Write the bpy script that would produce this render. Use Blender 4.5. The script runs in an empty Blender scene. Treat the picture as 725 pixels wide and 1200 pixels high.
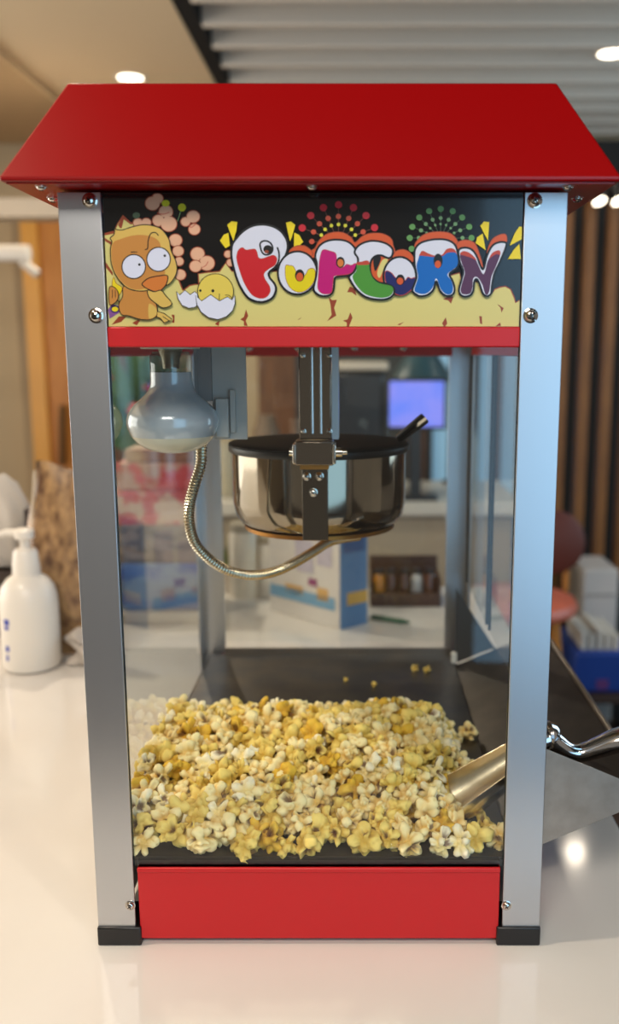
import bpy, math, random
import numpy as np
from mathutils import Vector, Matrix, geometry

# ------------------------------------------------------------------ camera
C = bpy.context.scene.collection
F, CX, CY, TH, CD, CH, CX0 = 1051.0, 420.0, 600.0, math.radians(10.1), .735, .531, .036
cam = bpy.data.cameras.new('camera'); camo = bpy.data.objects.new('camera', cam); C.objects.link(camo)
camo.location = (CX0, -CD, CH); camo.rotation_euler = (math.pi/2 - TH, 0, 0)
cam.sensor_fit = 'VERTICAL'; cam.sensor_height = 36; cam.lens = F/1200*36
cam.shift_x = -(CX - 362.5)/1200
cam.clip_start = .01
cam.dof.use_dof = True; cam.dof.focus_distance = .79; cam.dof.aperture_fstop = 3.5
bpy.context.scene.camera = camo
sc = bpy.context.scene
sc.view_settings.view_transform = 'Standard'; sc.view_settings.look = 'None'
sc.view_settings.exposure = 0.0; sc.view_settings.gamma = 1; sc.view_settings.use_curve_mapping = False

def lin(c):
    return tuple(((v/255)/12.92 if v/255 <= .04045 else ((v/255+.055)/1.055)**2.4) for v in c)

# ------------------------------------------------------------------ world and large lights
w = bpy.data.worlds.new('world'); sc.world = w; w.use_nodes = True
bg = w.node_tree.nodes['Background']; bg.inputs[0].default_value = (*lin((235, 222, 205)), 1); bg.inputs[1].default_value = .25

def area(name, loc, target, sx, sy, power, col, shape='RECTANGLE'):
    l = bpy.data.lights.new(name, 'AREA'); l.shape = shape; l.size = sx
    if shape == 'RECTANGLE': l.size_y = sy
    l.energy = power; l.color = col
    o = bpy.data.objects.new(name, l); C.objects.link(o); o.location = loc
    o.rotation_euler = (Vector(target) - Vector(loc)).to_track_quat('-Z', 'Y').to_euler()
    return o
area('window_daylight', (1.25, -2.3, .6), (1.0, 0, .5), 1.6, 2.4, 27, (.34, .68, 1.0))
area('added_front_fill', (-.25, -1.5, 1.6), (0, -.2, .3), .9, .6, 29, (1, .93, .83))  # added fill lamp, warms the popcorn from the viewer's side
area('window_daylight_far', (2.6, 1.9, .9), (0, 2.6, .2), 1.6, 1.8, 30, (.62, .84, 1.0))
area('added_left_fill', (-2.9, 1.2, .5), (0, 1.2, .9), 2.4, 1.6, 48, (1.0, .95, .88))  # added fill lamp, lifts the dim beige ceiling; no window stands here
DOWN = [(-.95, -.15, 14), (-.75, 1.3, 12), (.9, -1.2, 8), (-1.9, 1.9, 16), (.98, 2.86, 1.0)]

def at(px, py, Y):
    """point at depth Y that the photograph shows at pixel px, py"""
    s, c = math.sin(TH), math.cos(TH)
    a = (px-CX)/F; b = -(py-CY)/F
    r = (a, c + b*s, -s + b*c); t = (Y+CD)/r[1]
    return Vector((CX0 + r[0]*t, Y, CH + r[2]*t))
def atz(px, py, Z=0):
    s, c = math.sin(TH), math.cos(TH)
    a = (px-CX)/F; b = -(py-CY)/F
    r = (a, c + b*s, -s + b*c); t = (Z-CH)/r[2]
    return Vector((CX0 + r[0]*t, -CD + r[1]*t, Z))

# ------------------------------------------------------------------ materials
def mat(name, rgb, rough=.5, metal=0, coat=0, emit=None, emit_s=0, trans=0, sss=0, noise=None, bump=0, bscale=200, spec=.5, aniso=0):
    m = bpy.data.materials.new(name); m.use_nodes = True
    nt = m.node_tree; p = nt.nodes['Principled BSDF']
    p.inputs['Base Color'].default_value = (*lin(rgb), 1)
    p.inputs['Roughness'].default_value = rough; p.inputs['Metallic'].default_value = metal
    p.inputs['Coat Weight'].default_value = coat; p.inputs['Coat Roughness'].default_value = .05
    p.inputs['Specular IOR Level'].default_value = spec
    if aniso: p.inputs['Anisotropic'].default_value = aniso
    if trans: p.inputs['Transmission Weight'].default_value = trans
    if sss:
        p.inputs['Subsurface Weight'].default_value = sss; p.inputs['Subsurface Scale'].default_value = .004
    if emit:
        p.inputs['Emission Color'].default_value = (*lin(emit), 1); p.inputs['Emission Strength'].default_value = emit_s
    tc = nt.nodes.new('ShaderNodeTexCoord')
    if noise:                                   # (rgb2, scale, (sx,sy,sz), low, high)
        rgb2, scale, st, lo, hi = noise
        mp = nt.nodes.new('ShaderNodeMapping'); mp.inputs['Scale'].default_value = st
        nz = nt.nodes.new('ShaderNodeTexNoise'); nz.inputs['Scale'].default_value = scale; nz.inputs['Detail'].default_value = 5
        rp = nt.nodes.new('ShaderNodeValToRGB')
        rp.color_ramp.elements[0].position = lo; rp.color_ramp.elements[0].color = (*lin(rgb), 1)
        rp.color_ramp.elements[1].position = hi; rp.color_ramp.elements[1].color = (*lin(rgb2), 1)
        nt.links.new(tc.outputs['Object'], mp.inputs[0]); nt.links.new(mp.outputs[0], nz.inputs['Vector'])
        nt.links.new(nz.outputs[0], rp.inputs[0]); nt.links.new(rp.outputs[0], p.inputs['Base Color'])
    if bump:
        nz = nt.nodes.new('ShaderNodeTexNoise'); nz.inputs['Scale'].default_value = bscale
        bp = nt.nodes.new('ShaderNodeBump'); bp.inputs['Strength'].default_value = bump; bp.inputs['Distance'].default_value = .001
        nt.links.new(tc.outputs['Object'], nz.inputs['Vector'])
        nt.links.new(nz.outputs[0], bp.inputs['Height']); nt.links.new(bp.outputs[0], p.inputs['Normal'])
    return m

def glass_mat(name, ior=1.6, tint=(250, 253, 252), rough=.0):
    m = bpy.data.materials.new(name); m.use_nodes = True; nt = m.node_tree; nt.nodes.clear()
    out = nt.nodes.new('ShaderNodeOutputMaterial'); mx = nt.nodes.new('ShaderNodeMixShader')
    t = nt.nodes.new('ShaderNodeBsdfTransparent'); t.inputs[0].default_value = (*lin(tint), 1)
    g = nt.nodes.new('ShaderNodeBsdfGlossy'); g.inputs['Roughness'].default_value = rough
    fr = nt.nodes.new('ShaderNodeFresnel')
    ge = nt.nodes.new('ShaderNodeNewGeometry'); mr = nt.nodes.new('ShaderNodeMapRange')      # both faces of the thin sheet reflect alike
    mr.inputs['To Min'].default_value = ior; mr.inputs['To Max'].default_value = 1/ior
    nt.links.new(ge.outputs['Backfacing'], mr.inputs['Value']); nt.links.new(mr.outputs[0], fr.inputs['IOR'])
    nt.links.new(fr.outputs[0], mx.inputs[0]); nt.links.new(t.outputs[0], mx.inputs[1]); nt.links.new(g.outputs[0], mx.inputs[2])
    nt.links.new(mx.outputs[0], out.inputs[0])
    return m

M = dict(
    red=mat('red paint', (140, 0, 2), .30, 0, .1, bump=.04, bscale=900, spec=.35),
    red_panel=mat('red base panel paint', (196, 16, 24), .42, bump=.03, bscale=700),
    alu=mat('brushed aluminium', (196, 198, 202), .36, 1, bump=.03, bscale=1500),
    alu_edge=mat('cut aluminium', (225, 225, 225), .25, 1),
    chrome=mat('polished steel', (205, 200, 192), .07, 1),
    kettle=mat('kettle steel', (158, 146, 130), .09, 1),
    darksteel=mat('dark polished steel', (112, 104, 94), .10, 1),
    hanger=mat('hanger steel', (136, 126, 116), .12, 1),
    doore=mat('door edge', (48, 42, 38), .5, .2),
    steel=mat('dull steel', (150, 143, 136), .33, 1),
    plate=mat('grey plate', (176, 176, 172), .45, .25),
    cheek=mat('galvanised steel', (165, 155, 145), .42, .85, noise=((150, 140, 130), 60, (1, 1, 1), .3, .7)),
    ramp=mat('dark worn steel', (70, 62, 55), .38, .8, noise=((52, 45, 40), 30, (1, 1, 1), .3, .7)),
    tray=mat('scratched dark steel', (72, 70, 70), .30, .85, noise=((98, 88, 76), 22, (1, 1, 1), .35, .7)),
    blackp=mat('black plastic', (18, 18, 20), .35),
    lid=mat('dark lid', (12, 12, 13), .5, spec=.15),
    signblack=mat('black print', (14, 14, 15), .16, 0, .3, bump=.02, bscale=400),
    glass=glass_mat('clear pane'), sideglass=glass_mat('side pane', 1.8),
    bulb=mat('silvered bulb glass', (176, 184, 190), .2, .1, 1),
    bulbneck=glass_mat('bulb neck glass', 1.9, (205, 210, 212)),
    bulbface=mat('frosted bulb face', (214, 210, 190), .22, 0, .6),
    rubber=mat('brass', (170, 120, 60), .35, 1),
    counter=mat('white solid counter', (224, 220, 214), .09, 0, .0, noise=((218, 212, 204), 3, (1, 1, 1), .3, .7)),
)
def flat(name, rgb, rough=.3): return mat('print ' + name, rgb, rough)

# ------------------------------------------------------------------ mesh helpers
def tagp(o, label=None, cat=None, group=None, kind=None):
    if label: o['label'] = label
    if cat: o['category'] = cat
    if group: o['group'] = group
    if kind: o['kind'] = kind
    return o
def empty(name, loc, label, cat, group=None):
    o = bpy.data.objects.new(name, None); C.objects.link(o); o.location = loc; o.empty_display_size = .05
    return tagp(o, label, cat, group)
class MB:
    def __init__(s): s.v, s.f, s.m = [], [], []
    def add(s, vs, fs, mi=0):
        b = len(s.v); s.v += [tuple(v) for v in vs]; s.f += [tuple(b+i for i in f) for f in fs]; s.m += [mi]*len(fs); return s
    def box(s, x0, x1, y0, y1, z0, z1, mi=0):
        vs = [(x, y, z) for x in (x0, x1) for y in (y0, y1) for z in (z0, z1)]
        return s.add(vs, [(0, 1, 3, 2), (4, 6, 7, 5), (0, 4, 5, 1), (2, 3, 7, 6), (0, 2, 6, 4), (1, 5, 7, 3)], mi)
    def prism(s, pts, d, mi=0):
        """closed outline of 3d points, thickened by vector d"""
        n = len(pts); d = Vector(d); a = [Vector(p) for p in pts]
        return s.add(a + [p+d for p in a], [tuple(range(n))[::-1], tuple(range(n, 2*n))] + [(i, (i+1) % n, n+(i+1) % n, n+i) for i in range(n)], mi)
    def lathe(s, prof, c, n=40, mi=0, axis=None):
        """prof: list of (radius, height); c centre; axis unit vector"""
        q = Vector(axis or (0, 0, 1)).to_track_quat('Z', 'Y'); c = Vector(c); vs = []
        for r, h in prof:
            for k in range(n):
                t = 2*math.pi*k/n; vs.append(c + q @ Vector((r*math.cos(t), r*math.sin(t), h)))
        fs = [(i*n+k, i*n+(k+1) % n, (i+1)*n+(k+1) % n, (i+1)*n+k) for i in range(len(prof)-1) for k in range(n)]
        if prof[0][0] > 1e-6: fs.append(tuple(range(n))[::-1])
        if prof[-1][0] > 1e-6: fs.append(tuple((len(prof)-1)*n+k for k in range(n)))
        return s.add(vs, fs, mi)
    def tube(s, pts, r, n=12, mi=0, flatten=1.0):
        pts = [Vector(p) for p in pts]; rs = r if isinstance(r, (list, tuple)) else [r]*len(pts)
        vs = []; up = Vector((0, 0, 1)); prev = None
        for i, p in enumerate(pts):
            t = (pts[min(i+1, len(pts)-1)] - pts[max(i-1, 0)]).normalized()
            if prev is None:
                a = t.cross(up if abs(t.z) < .95 else Vector((0, 1, 0))).normalized()
            else: a = (prev - t*prev.dot(t)).normalized()
            prev = a; b = t.cross(a)
            for k in range(n):
                u = 2*math.pi*k/n; vs.append(p + (a*math.cos(u) + b*math.sin(u)*flatten)*rs[i])
        fs = [(i*n+k, i*n+(k+1) % n, (i+1)*n+(k+1) % n, (i+1)*n+k) for i in range(len(pts)-1) for k in range(n)]
        fs += [tuple(range(n))[::-1], tuple((len(pts)-1)*n+k for k in range(n))]
        return s.add(vs, fs, mi)
    def build(s, name, mats, parent=None, smooth=False, bevel=0, origin=None):
        me = bpy.data.meshes.new(name)
        vs = s.v
        wp = Vector((0, 0, 0))
        q = parent
        while q is not None: wp = wp + q.location; q = q.parent
        off = Vector(origin) if origin is not None else wp
        me.from_pydata([tuple(Vector(v)-off) for v in vs], [], s.f)
        for m in (mats if isinstance(mats, (list, tuple)) else [mats]): me.materials.append(m)
        me.polygons.foreach_set('material_index', s.m); me.validate(); me.update()
        import bmesh
        bm = bmesh.new(); bm.from_mesh(me); bmesh.ops.recalc_face_normals(bm, faces=bm.faces); bm.to_mesh(me); bm.free()
        if smooth or bevel:
            for p in me.polygons: p.use_smooth = True
            me.set_sharp_from_angle(angle=math.radians(38))
        o = bpy.data.objects.new(name, me); C.objects.link(o)
        if parent is not None: o.parent = parent; o.location = off - wp
        else: o.location = off
        if bevel:
            b = o.modifiers.new('edge', 'BEVEL'); b.width = bevel; b.segments = 2; b.limit_method = 'ANGLE'; b.angle_limit = math.radians(40)
            b.harden_normals = False
        return o
def spline(pts, n=8, closed=False):
    P = [Vector(p) for p in pts]; out = []; L = len(P)
    rng = range(L) if closed else range(L-1)
    for i in rng:
        if closed: a, b, c, d = P[(i-1) % L], P[i], P[(i+1) % L], P[(i+2) % L]
        else: a, b, c, d = P[max(i-1, 0)], P[i], P[i+1], P[min(i+2, L-1)]
        for k in range(n):
            t = k/n
            out.append(.5*((2*b) + (c-a)*t + (2*a-5*b+4*c-d)*t*t + (3*b-a-3*c+d)*t**3))
    if not closed: out.append(P[-1])
    return out
def struct(name, mb, m, **k):
    return tagp(mb.build(name, m, **k), kind='structure')

# ------------------------------------------------------------------ the room
FZ = -.9; CEIL = 1.63; BY = 4.2
floor_m = mat('dark timber floor', (74, 56, 44), .4, noise=((48, 38, 32), 6, (8, 1, 1), .3, .7))
struct('floor', MB().box(-3.2, 3.2, -3, 4.4, FZ-.05, FZ), floor_m)
beige = mat('beige ceiling paint', (238, 214, 176), .8)
tan = mat('tan soffit paint', (206, 176, 134), .85)
struct('ceiling', MB().box(-1.28, -.56, -3, 4.4, CEIL, CEIL+.05), beige)
struct('ceiling_soffit', MB().box(-3.2, -1.28, -3, 4.4, CEIL-.03, CEIL+.05), tan)
struct('ceiling_void', MB().box(-.56, 3.2, -3, 4.4, CEIL+.14, CEIL+.2), mat('black void', (16, 14, 12), .9))
struct('ceiling_reveal', MB().box(-.558, -.503, -3, 4.2, CEIL+.002, CEIL+.135), mat('reveal black', (14, 12, 10), .9))
struct('wall_back', MB().box(-3.2, 3.2, BY, BY+.1, FZ, CEIL+.2), mat('olive beige wall', (188, 168, 136), .85))
struct('wall_left', MB().box(-3.2, -3.1, -3, 4.4, FZ, CEIL+.2), mat('side wall paint', (170, 150, 120), .85))
struct('wall_right', MB().box(3.1, 3.2, .3, 4.4, FZ, CEIL+.2), mat('right wall paint', (70, 62, 54), .8))
struct('beam_left', MB().box(-3.1, -1.0, 3.0, 3.14, at(0, 254, 3.0).z, at(0, 232, 3.0).z), mat('cream beam', (206, 192, 172), .6))
# ceiling baffles (individual slats)
bafm = mat('pale baffle', (226, 216, 202), .55)
y = 1.9; k = 0
while y < 4.15:
    o = MB().box(-.50, 3.0, y, y+.035, CEIL, CEIL+.12).build('ceiling_baffle', bafm, origin=(1.2, y, CEIL), bevel=.004)
    ORD = ['first', 'second', 'third', 'fourth', 'fifth', 'sixth', 'seventh', 'eighth', 'ninth', 'tenth', 'eleventh', 'twelfth', 'thirteenth']
    tagp(o, f'pale grey ceiling baffle board, {ORD[k]} of the row counted towards the back wall', 'ceiling baffle', 'parallel ceiling baffles')
    k += 1; y += .222
MBb = MB()
# downlights
lampm = mat('lit lamp', (255, 244, 225), .5, emit=(255, 240, 215), emit_s=6)
ringm = mat('lamp ring', (225, 215, 200), .4)
def downlight(x, y, label, power, z=CEIL, r=.05, tilt=None):
    t = empty('ceiling_downlight', (x, y, z), label, 'ceiling light', 'round downlights')
    MB().lathe([(r, -.002), (r+.012, -.006), (r+.018, -.003), (r+.018, 0)], (x, y, z), 32).build('ring', ringm, t, smooth=True)
    MB().lathe([(0, -.004), (r*.98, -.004), (r*.98, -.001)], (x, y, z), 32).build('diffuser', lampm, t)
    area('downlight_light', (x, y, z-.012), (x, y, z-1), .07, .07, power, (1, .86, .68), 'DISK')
p = at(155, 95, 3.12)
downlight(-.89, 3.16, 'round white downlight glowing on the beige ceiling just above the red roof', 16)
for x, y_, pw in DOWN:
    if x < -.56: downlight(x, y_, 'round white downlight in the beige ceiling ' + {-.95: 'above the pump bottle end of the counter', -.75: 'above the left rear of the counter', -1.9: 'over by the left wall'}[x], pw)
    else: downlight(x, y_, {.9: 'round downlight above the counter behind the viewer'}.get(x, 'round downlight glowing between the ceiling baffles at the right edge above the red roof'), pw, z=CEIL-.0)

# counter (continuous worktop + carcass)
def counter():
    m = MB().box(-2.6, .332, -.30, 1.27, -.04, 0)
    o = m.build('serving_counter', M['counter'], bevel=.003, origin=(-1, .5, 0))
    tagp(o, 'glossy off-white counter top the popcorn machine stands on', 'counter')
    MB().box(-2.55, .30, -.26, 1.2, FZ, -.041).build('cabinet_body', mat('counter carcass', (190, 178, 160), .5), o)
    return o
counter()

# back bar
bar = MB().box(-.9, .62, 2.45, 3.0, -.05, 0).build('back_bar_counter', mat('pale back bar top', (212, 204, 190), .3), bevel=.003, origin=(-.5, 2.7, 0))
tagp(bar, 'pale back bar counter running behind the popcorn machine', 'counter')
MB().box(-.88, .60, 2.5, 2.98, FZ, -.051).build('cabinet_body', mat('back bar front', (176, 158, 132), .5), bar)

# wood door / panels on the back wall
wood = mat('orange oak', (196, 132, 58), .45, noise=((168, 104, 40), 5, (10, 10, 1), .3, .7))
wood2 = mat('brown walnut', (128, 82, 46), .45, noise=((92, 56, 30), 5, (10, 10, 1), .3, .7))
a, b = at(36, 258, BY-.06), at(112, 560, BY-.06)
dr = MB().box(a.x, b.x, BY-.06, BY-.005, FZ, a.z).build('door_1', wood, bevel=.004); tagp(dr, kind='structure')
MB().box(a.x-.05, a.x+.035, BY-.09, BY-.005, FZ, a.z+.05).build('door_frame', mat('light oak frame', (216, 156, 66), .4), dr)
h0, h1 = at(73, 475, BY-.1), at(73, 545, BY-.1)
MB().tube([h1, h0], .018, 10).build('door_handle', mat('bronze', (110, 80, 50), .4, .7), dr, smooth=True)
# timber panelling seen through the glass
for i, (x0, x1, m_) in enumerate([(118, 150, wood2), (300, 350, wood2), (470, 506, wood2)]):
    a, b = at(x0, 330, BY-.05), at(x1, 330, BY-.05)
    tagp(MB().box(a.x, b.x, BY-.05, BY-.005, FZ, 1.6).build('wall_panel', m_, bevel=.004), kind='structure')
# window on the back wall (daylight beyond)
winm = mat('bright daylight pane', (150, 190, 215), .3, emit=(140, 185, 215), emit_s=.55)
def win(name, x0, x1, y0, y1, nb):
    a, b = at(x0, y1, BY-.04), at(x1, y0, BY-.04)
    o = MB().box(a.x, b.x, BY-.04, BY-.005, a.z, b.z).build(name, winm); tagp(o, kind='structure')
    fr = MB()
    for i in range(nb+1):
        xx = a.x + (b.x-a.x)*i/nb; fr.box(xx-.02, xx+.02, BY-.07, BY-.03, a.z, b.z)
    fr.box(a.x, b.x, BY-.07, BY-.03, b.z-.03, b.z); fr.box(a.x, b.x, BY-.07, BY-.03, a.z, a.z+.03)
    fr.build('window_frame', mat('dark frame', (52, 52, 54), .5), o)
win('window_1', 352, 372, 400, 600, 1)
win('window_2', 500, 612, 380, 640, 4)
win('window_3', 655, 686, 380, 600, 2)
# dark room end behind slat screen
a, b = at(612, 100, 4.1), at(760, 700, 4.1)
tagp(MB().box(1.05, 3.1, 4.12, 4.19, FZ, 1.6).build('wall_panel', mat('charcoal wall', (46, 44, 42), .8), origin=(2, 4.1, 0)), kind='structure')
a, b = at(380, 300, 4.1), at(480, 300, 4.1)
tagp(MB().box(a.x, b.x, 4.12, 4.19, FZ, 1.6).build('wall_panel', mat('smoke wall', (70, 74, 76), .8), origin=(a.x, 4.1, 0)), kind='structure')

# slat screen
SY = 3.2
scr = empty('slat_screen', (1.2, SY, FZ), 'tall open screen of vertical oak slats standing behind the terracotta chair', 'screen')
slm = mat('slat oak', (150, 96, 44), .5, noise=((118, 72, 30), 6, (8, 8, 1), .3, .7))
for i in range(13):
    xx = .80 + i*.098
    MB().box(xx, xx+.044, SY, SY+.06, FZ, 1.18).build('slat', slm, scr, bevel=.003, origin=(xx, SY, FZ))
MB().box(.74, 2.1, SY-.01, SY+.07, 1.18, 1.24).build('top_rail', mat('dark rail', (60, 44, 30), .5), scr, bevel=.003)
# two spot heads above the slats
for i, px in enumerate((702, 724)):
    p = at(px, 235, 3.10)
    t = empty('spot_lamp', p, ['small bright spot lamp nearest the red roof corner, above the slat screen', 'small bright spot lamp at the picture edge above the slat screen'][i], 'spot lamp')
    MB().lathe([(.014, .07), (.026, .06), (.03, 0), (.026, -.004), (.026, .0)], p, 20, axis=(-.2, .5, .84)).build('housing', M['blackp'], t, smooth=True)
    MB().lathe([(0, -.012), (.016, -.01), (.026, -.004), (.026, 0)], p, 20, axis=(-.2, .5, .84)).build('lens', lampm, t, smooth=True)
    MB().tube([p+Vector((0, 0.03, .07)), Vector((p.x, SY-.008, 1.225))], .006, 8).build('stem', M['blackp'], t)
# white rail on the left
p0, p1 = at(-60, 294, 2.9), at(34, 297, 2.9)
t = empty('curtain_rail', p1, 'white tubular rail along the left wall with an end bracket', 'rail')
MB().tube([p0-Vector((.5, 0, 0)), p1], .032, 14).build('tube', mat('white rail', (226, 220, 210), .4), t, smooth=True)
MB().tube([p1+Vector((-.03, 0, -.03)), p1+Vector((.03, 0, -.08))], .018, 10).build('bracket', mat('rail bracket', (200, 192, 180), .4), t, smooth=True)

# ------------------------------------------------------------------ THE MACHINE
mach = empty('popcorn_machine', (0, .2875, 0), 'red roofed countertop popcorn machine with aluminium posts and a POPCORN sign', 'popcorn machine')
W2, DB = .20, .575      # half width, body depth
CW = .034
ZT = .6545
def screw(c, ax, parent, r=.0055, name='screw'):
    c = Vector(c); ax = Vector(ax); mb = MB()
    mb.lathe([(r*1.25, 0), (r*1.25, r*.12), (r*1.0, r*.2), (r*.92, r*.5), (r*.6, r*.75), (.0, r*.82)], c, 18, 0, ax)
    q = ax.to_track_quat('Z', 'Y')
    for an in (.5, .5+math.pi/2):
        d = q @ Vector((math.cos(an), math.sin(an), 0)); e = q @ Vector((-math.sin(an), math.cos(an), 0))
        b = c + ax*r*.72
        mb.prism([b-d*r*.5-e*r*.11, b+d*r*.5-e*r*.11, b+d*r*.5+e*r*.11, b-d*r*.5+e*r*.11], ax*r*.14, 1)
    return mb.build(name, [M['chrome'], M['blackp']], parent, smooth=True, origin=c)
def column(sx, sy):
    """L-section corner post; sx, sy = which corner"""
    xo = W2*sx; yo = 0 if sy < 0 else DB; yi = 1 if sy < 0 else -1
    x_in = xo - sx*CW; t_ = .0025
    pts = [(xo, yo), (xo, yo+yi*CW), (xo-sx*t_, yo+yi*CW), (xo-sx*t_, yo+yi*t_), (x_in, yo+yi*t_), (x_in, yo)]
    o = MB().prism([(x, y_, .012) for x, y_ in pts], (0, 0, ZT-.012)).build('corner_post', M['alu'], mach, bevel=.0006, origin=(xo, yo, .012))
    x0, x1 = sorted((xo+sx*.0008, xo-sx*(CW+.005))); y0, y1 = sorted((yo-yi*.0022, yo+yi*(CW+.005)))
    MB().box(x0, x1, y0, y1, 0, .0185).build('foot_cap', M['blackp'], o, bevel=.0015)
    if sy < 0:
        for sxp, sz in ((.1745, .648), (.1742, .5598), (.1700, .0393)):
            screw((sx*sxp + (-.0005 if sx > 0 else 0), yo, sz), (0, -1, 0), o, .0048 if sz > .1 else .0038)
    return o
for sx in (-1, 1):
    for sy in (-1, 1): column(sx, sy)

# roof
RX, RYF, RYB, RZ0, RZ1, IN = .232, -.033, DB+.033, .6565, .7370, .042
rf = MB()
lo = [(-RX, RYF, RZ0), (RX, RYF, RZ0), (RX, RYB, RZ0), (-RX, RYB, RZ0)]
lo2 = [(x, y_, RZ0+.0035) for x, y_, _ in lo]
hi = [(-RX+IN, RYF+IN, RZ1), (RX-IN, RYF+IN, RZ1), (RX-IN, RYB-IN, RZ1), (-RX+IN, RYB-IN, RZ1)]
rf.add(lo2+hi, [(0, 1, 5, 4), (1, 2, 6, 5), (2, 3, 7, 6), (3, 0, 4, 7), (4, 5, 6, 7)])
rf.add(lo+lo2, [(0, 1, 2, 3), (0, 1, 5, 4), (1, 2, 6, 5), (2, 3, 7, 6), (3, 0, 4, 7)])
import bmesh
roof = rf.build('roof', M['red'], mach, bevel=.0018)
MB().box(-RX+.004, RX-.004, RYF+.003, RYF+.006, RZ0-.0012, RZ0+.002).build('eave_lip', M['red'], roof)
for x in (-.208, 0, .197): screw((x, -.012, RZ0), (0, 0, -1), roof, .0036)
for x in (-.2165, .2165): screw((x, .040, RZ0), (0, 0, -1), roof, .004)

# sign
SYF = .003
sign = MB().box(-.1655, .1655, SYF, SYF+.004, .548, ZT).build('sign_panel', M['signblack'], mach)
sign['label'] = 'black and cream cartoon POPCORN sign'
strip = MB().box(-.1655, .1655, -.0012, .006, .5349, .5511).build('trim_strip', M['red_panel'], mach, bevel=.0012)
basep = MB().box(-.1625, .1630, .0005, .012, .0055, .0763).box(-.1625, .1630, -.0008, .012, .0715, .0763).build('base_panel', M['red_panel'], mach, bevel=.001)
MB().box(-.1885, -.1868, .036, DB-.012, .0055, .0825).build('lower_side_panel', M['tray'], mach)
MB().box(W2-.006, W2-.002, .035, DB-.035, .0055, .08).build('lower_side_panel', M['red_panel'], mach)
MB().box(-W2+.03, W2-.03, DB-.01, DB-.004, .0055, .0795).build('lower_rear_panel', M['red_panel'], mach)
# upper header box walls and ceiling plate
for bx_ in ((-W2+.002, -W2+.006, .035, DB-.035, .527, ZT), (W2-.006, W2-.002, .035, DB-.035, .527, ZT), (-W2+.03, W2-.03, DB-.008, DB-.004, .5255, ZT)): MB().box(*bx_).build('header_panel', M['red_panel'], mach)
MB().box(-W2+.006, W2-.006, .008, DB-.008, .545, .548).build('ceiling_plate', M['steel'], mach)
for x in (-.12, -.05, .03, .10):
    screw((x, DB-.008, .537), (0, -1, 0), mach, .0035)
# tray and floor
FLZ = .0815
tr = MB().box(-.186, .176, .010, DB-.012, FLZ-.003, FLZ).build('popcorn_tray', M['tray'], mach)
MB().box(-.163, .163, .0050, .010, .0745, FLZ-.001).build('tray_front_lip', M['blackp'], mach)
MB().box(-.166, .176, DB-.014, DB-.011, FLZ, FLZ+.010).build('tray_back_lip', M['steel'], mach)
# panes
def pane(name, box, m_=None):
    x0, x1, y0, y1, z0, z1 = box
    if x1-x0 < .01: v = [(x0, y0, z0), (x0, y1, z0), (x0, y1, z1), (x0, y0, z1)]
    else: v = [(x0, y0, z0), (x1, y0, z0), (x1, y0, z1), (x0, y0, z1)]
    return MB().add(v, [(0, 1, 2, 3)]).build(name, m_ or M['glass'], mach)
pane('front_pane', (-.1655, .1655, .0036, .0036, .0765, .536))
edge = mat('pane edge', (20, 34, 38), .2)
for x_ in (-.1659, .1659): MB().box(x_-.0004, x_+.0004, .0030, .0055, .0765, .536).build('pane_edge', edge, mach)
pane('left_pane', (-.1865, -.1865, .03, DB-.03, .085, .53), M['sideglass'])
pane('rear_pane', (-.166, .166, DB-.006, DB-.006, .10, .53))
def door(y0, y1):
    g = pane('door_pane', (.194, .194, y0, y1, .20, .528), M['sideglass'])
    for ya in (y0, y1-.004): MB().box(.1925, .1955, ya, ya+.004, .20, .528).build('door_edge', M['doore'], g)
    return g
door(.036, .31); door(.33, .54)

# hopper chute on the right
def chute():
    tx, tz = .305, .131; bx, bz = .176, .076
    o = MB().prism([(bx, .028, bz), (tx, .028, tz), (tx, .527, tz), (bx, .527, bz)], (0, 0, -.0015)).build('chute', M['ramp'], mach)
    MB().prism([(bx, .028, bz-.006), (tx+.004, .028, tz+.0), (tx, .028, tz+.004), (bx, .028, .190)], (0, -.0015, 0)).build('front_cheek', M['cheek'], o, bevel=.0004)
    MB().prism([(.177, .5262, .072), (.2400, .5262, .0985), (.2324, .5262, .1084), (.177, .5262, .1945)], (0, .0015, 0)).build('rear_cheek', mat('dark cheek', (84, 82, 80), .4, .7), o)
    # rolled outer rim and the seams
    MB().tube([(tx, .027, tz+.002), (tx, .529, tz+.002)], .0032, 10).build('rolled_rim', M['steel'], o, smooth=True)
    MB().tube([(.179, .5250, .0790), (.2330, .5250, .1020)], .0010, 6).build('seam', M['steel'], o)
    MB().box(.172, .180, .52, .5265, .082, .098).build('catch', mat('white catch', (220, 215, 205), .4), o, bevel=.001)
    return o
chute()

# kettle
KC = Vector((-.009, .285, 0)); KR = .0985
kz0, kz1 = .335, .4270
kt = MB().lathe([(0, kz0), (.05, kz0), (.080, kz0+.002), (.090, kz0+.007), (.0955, kz0+.015), (KR, kz0+.03), (KR, kz1-.004), (KR+.002, kz1-.002), (KR+.002, kz1), (KR-.003, kz1), (KR-.004, kz1-.05), (0, kz1-.055)], KC, 72).build('kettle', M['kettle'], mach, smooth=True)
MB().lathe([(KR+.003, kz1), (KR+.004, kz1+.003), (KR+.001, kz1+.0045), (.085, kz1+.0055), (.04, kz1+.0065), (0, kz1+.007)], KC, 72).build('lid', M['lid'], kt, smooth=True)
MB().lathe([(KR+.0025, kz1-.006), (KR+.004, kz1-.004), (KR+.004, kz1+.001), (KR, kz1+.001)], KC, 72).build('rim_band', M['blackp'], kt, smooth=True)
MB().lathe([(.086, kz0-.0015), (.0865, kz0+.003), (.08, kz0+.003)], KC, 60).build('base_ring', M['rubber'], kt, smooth=True)
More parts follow.
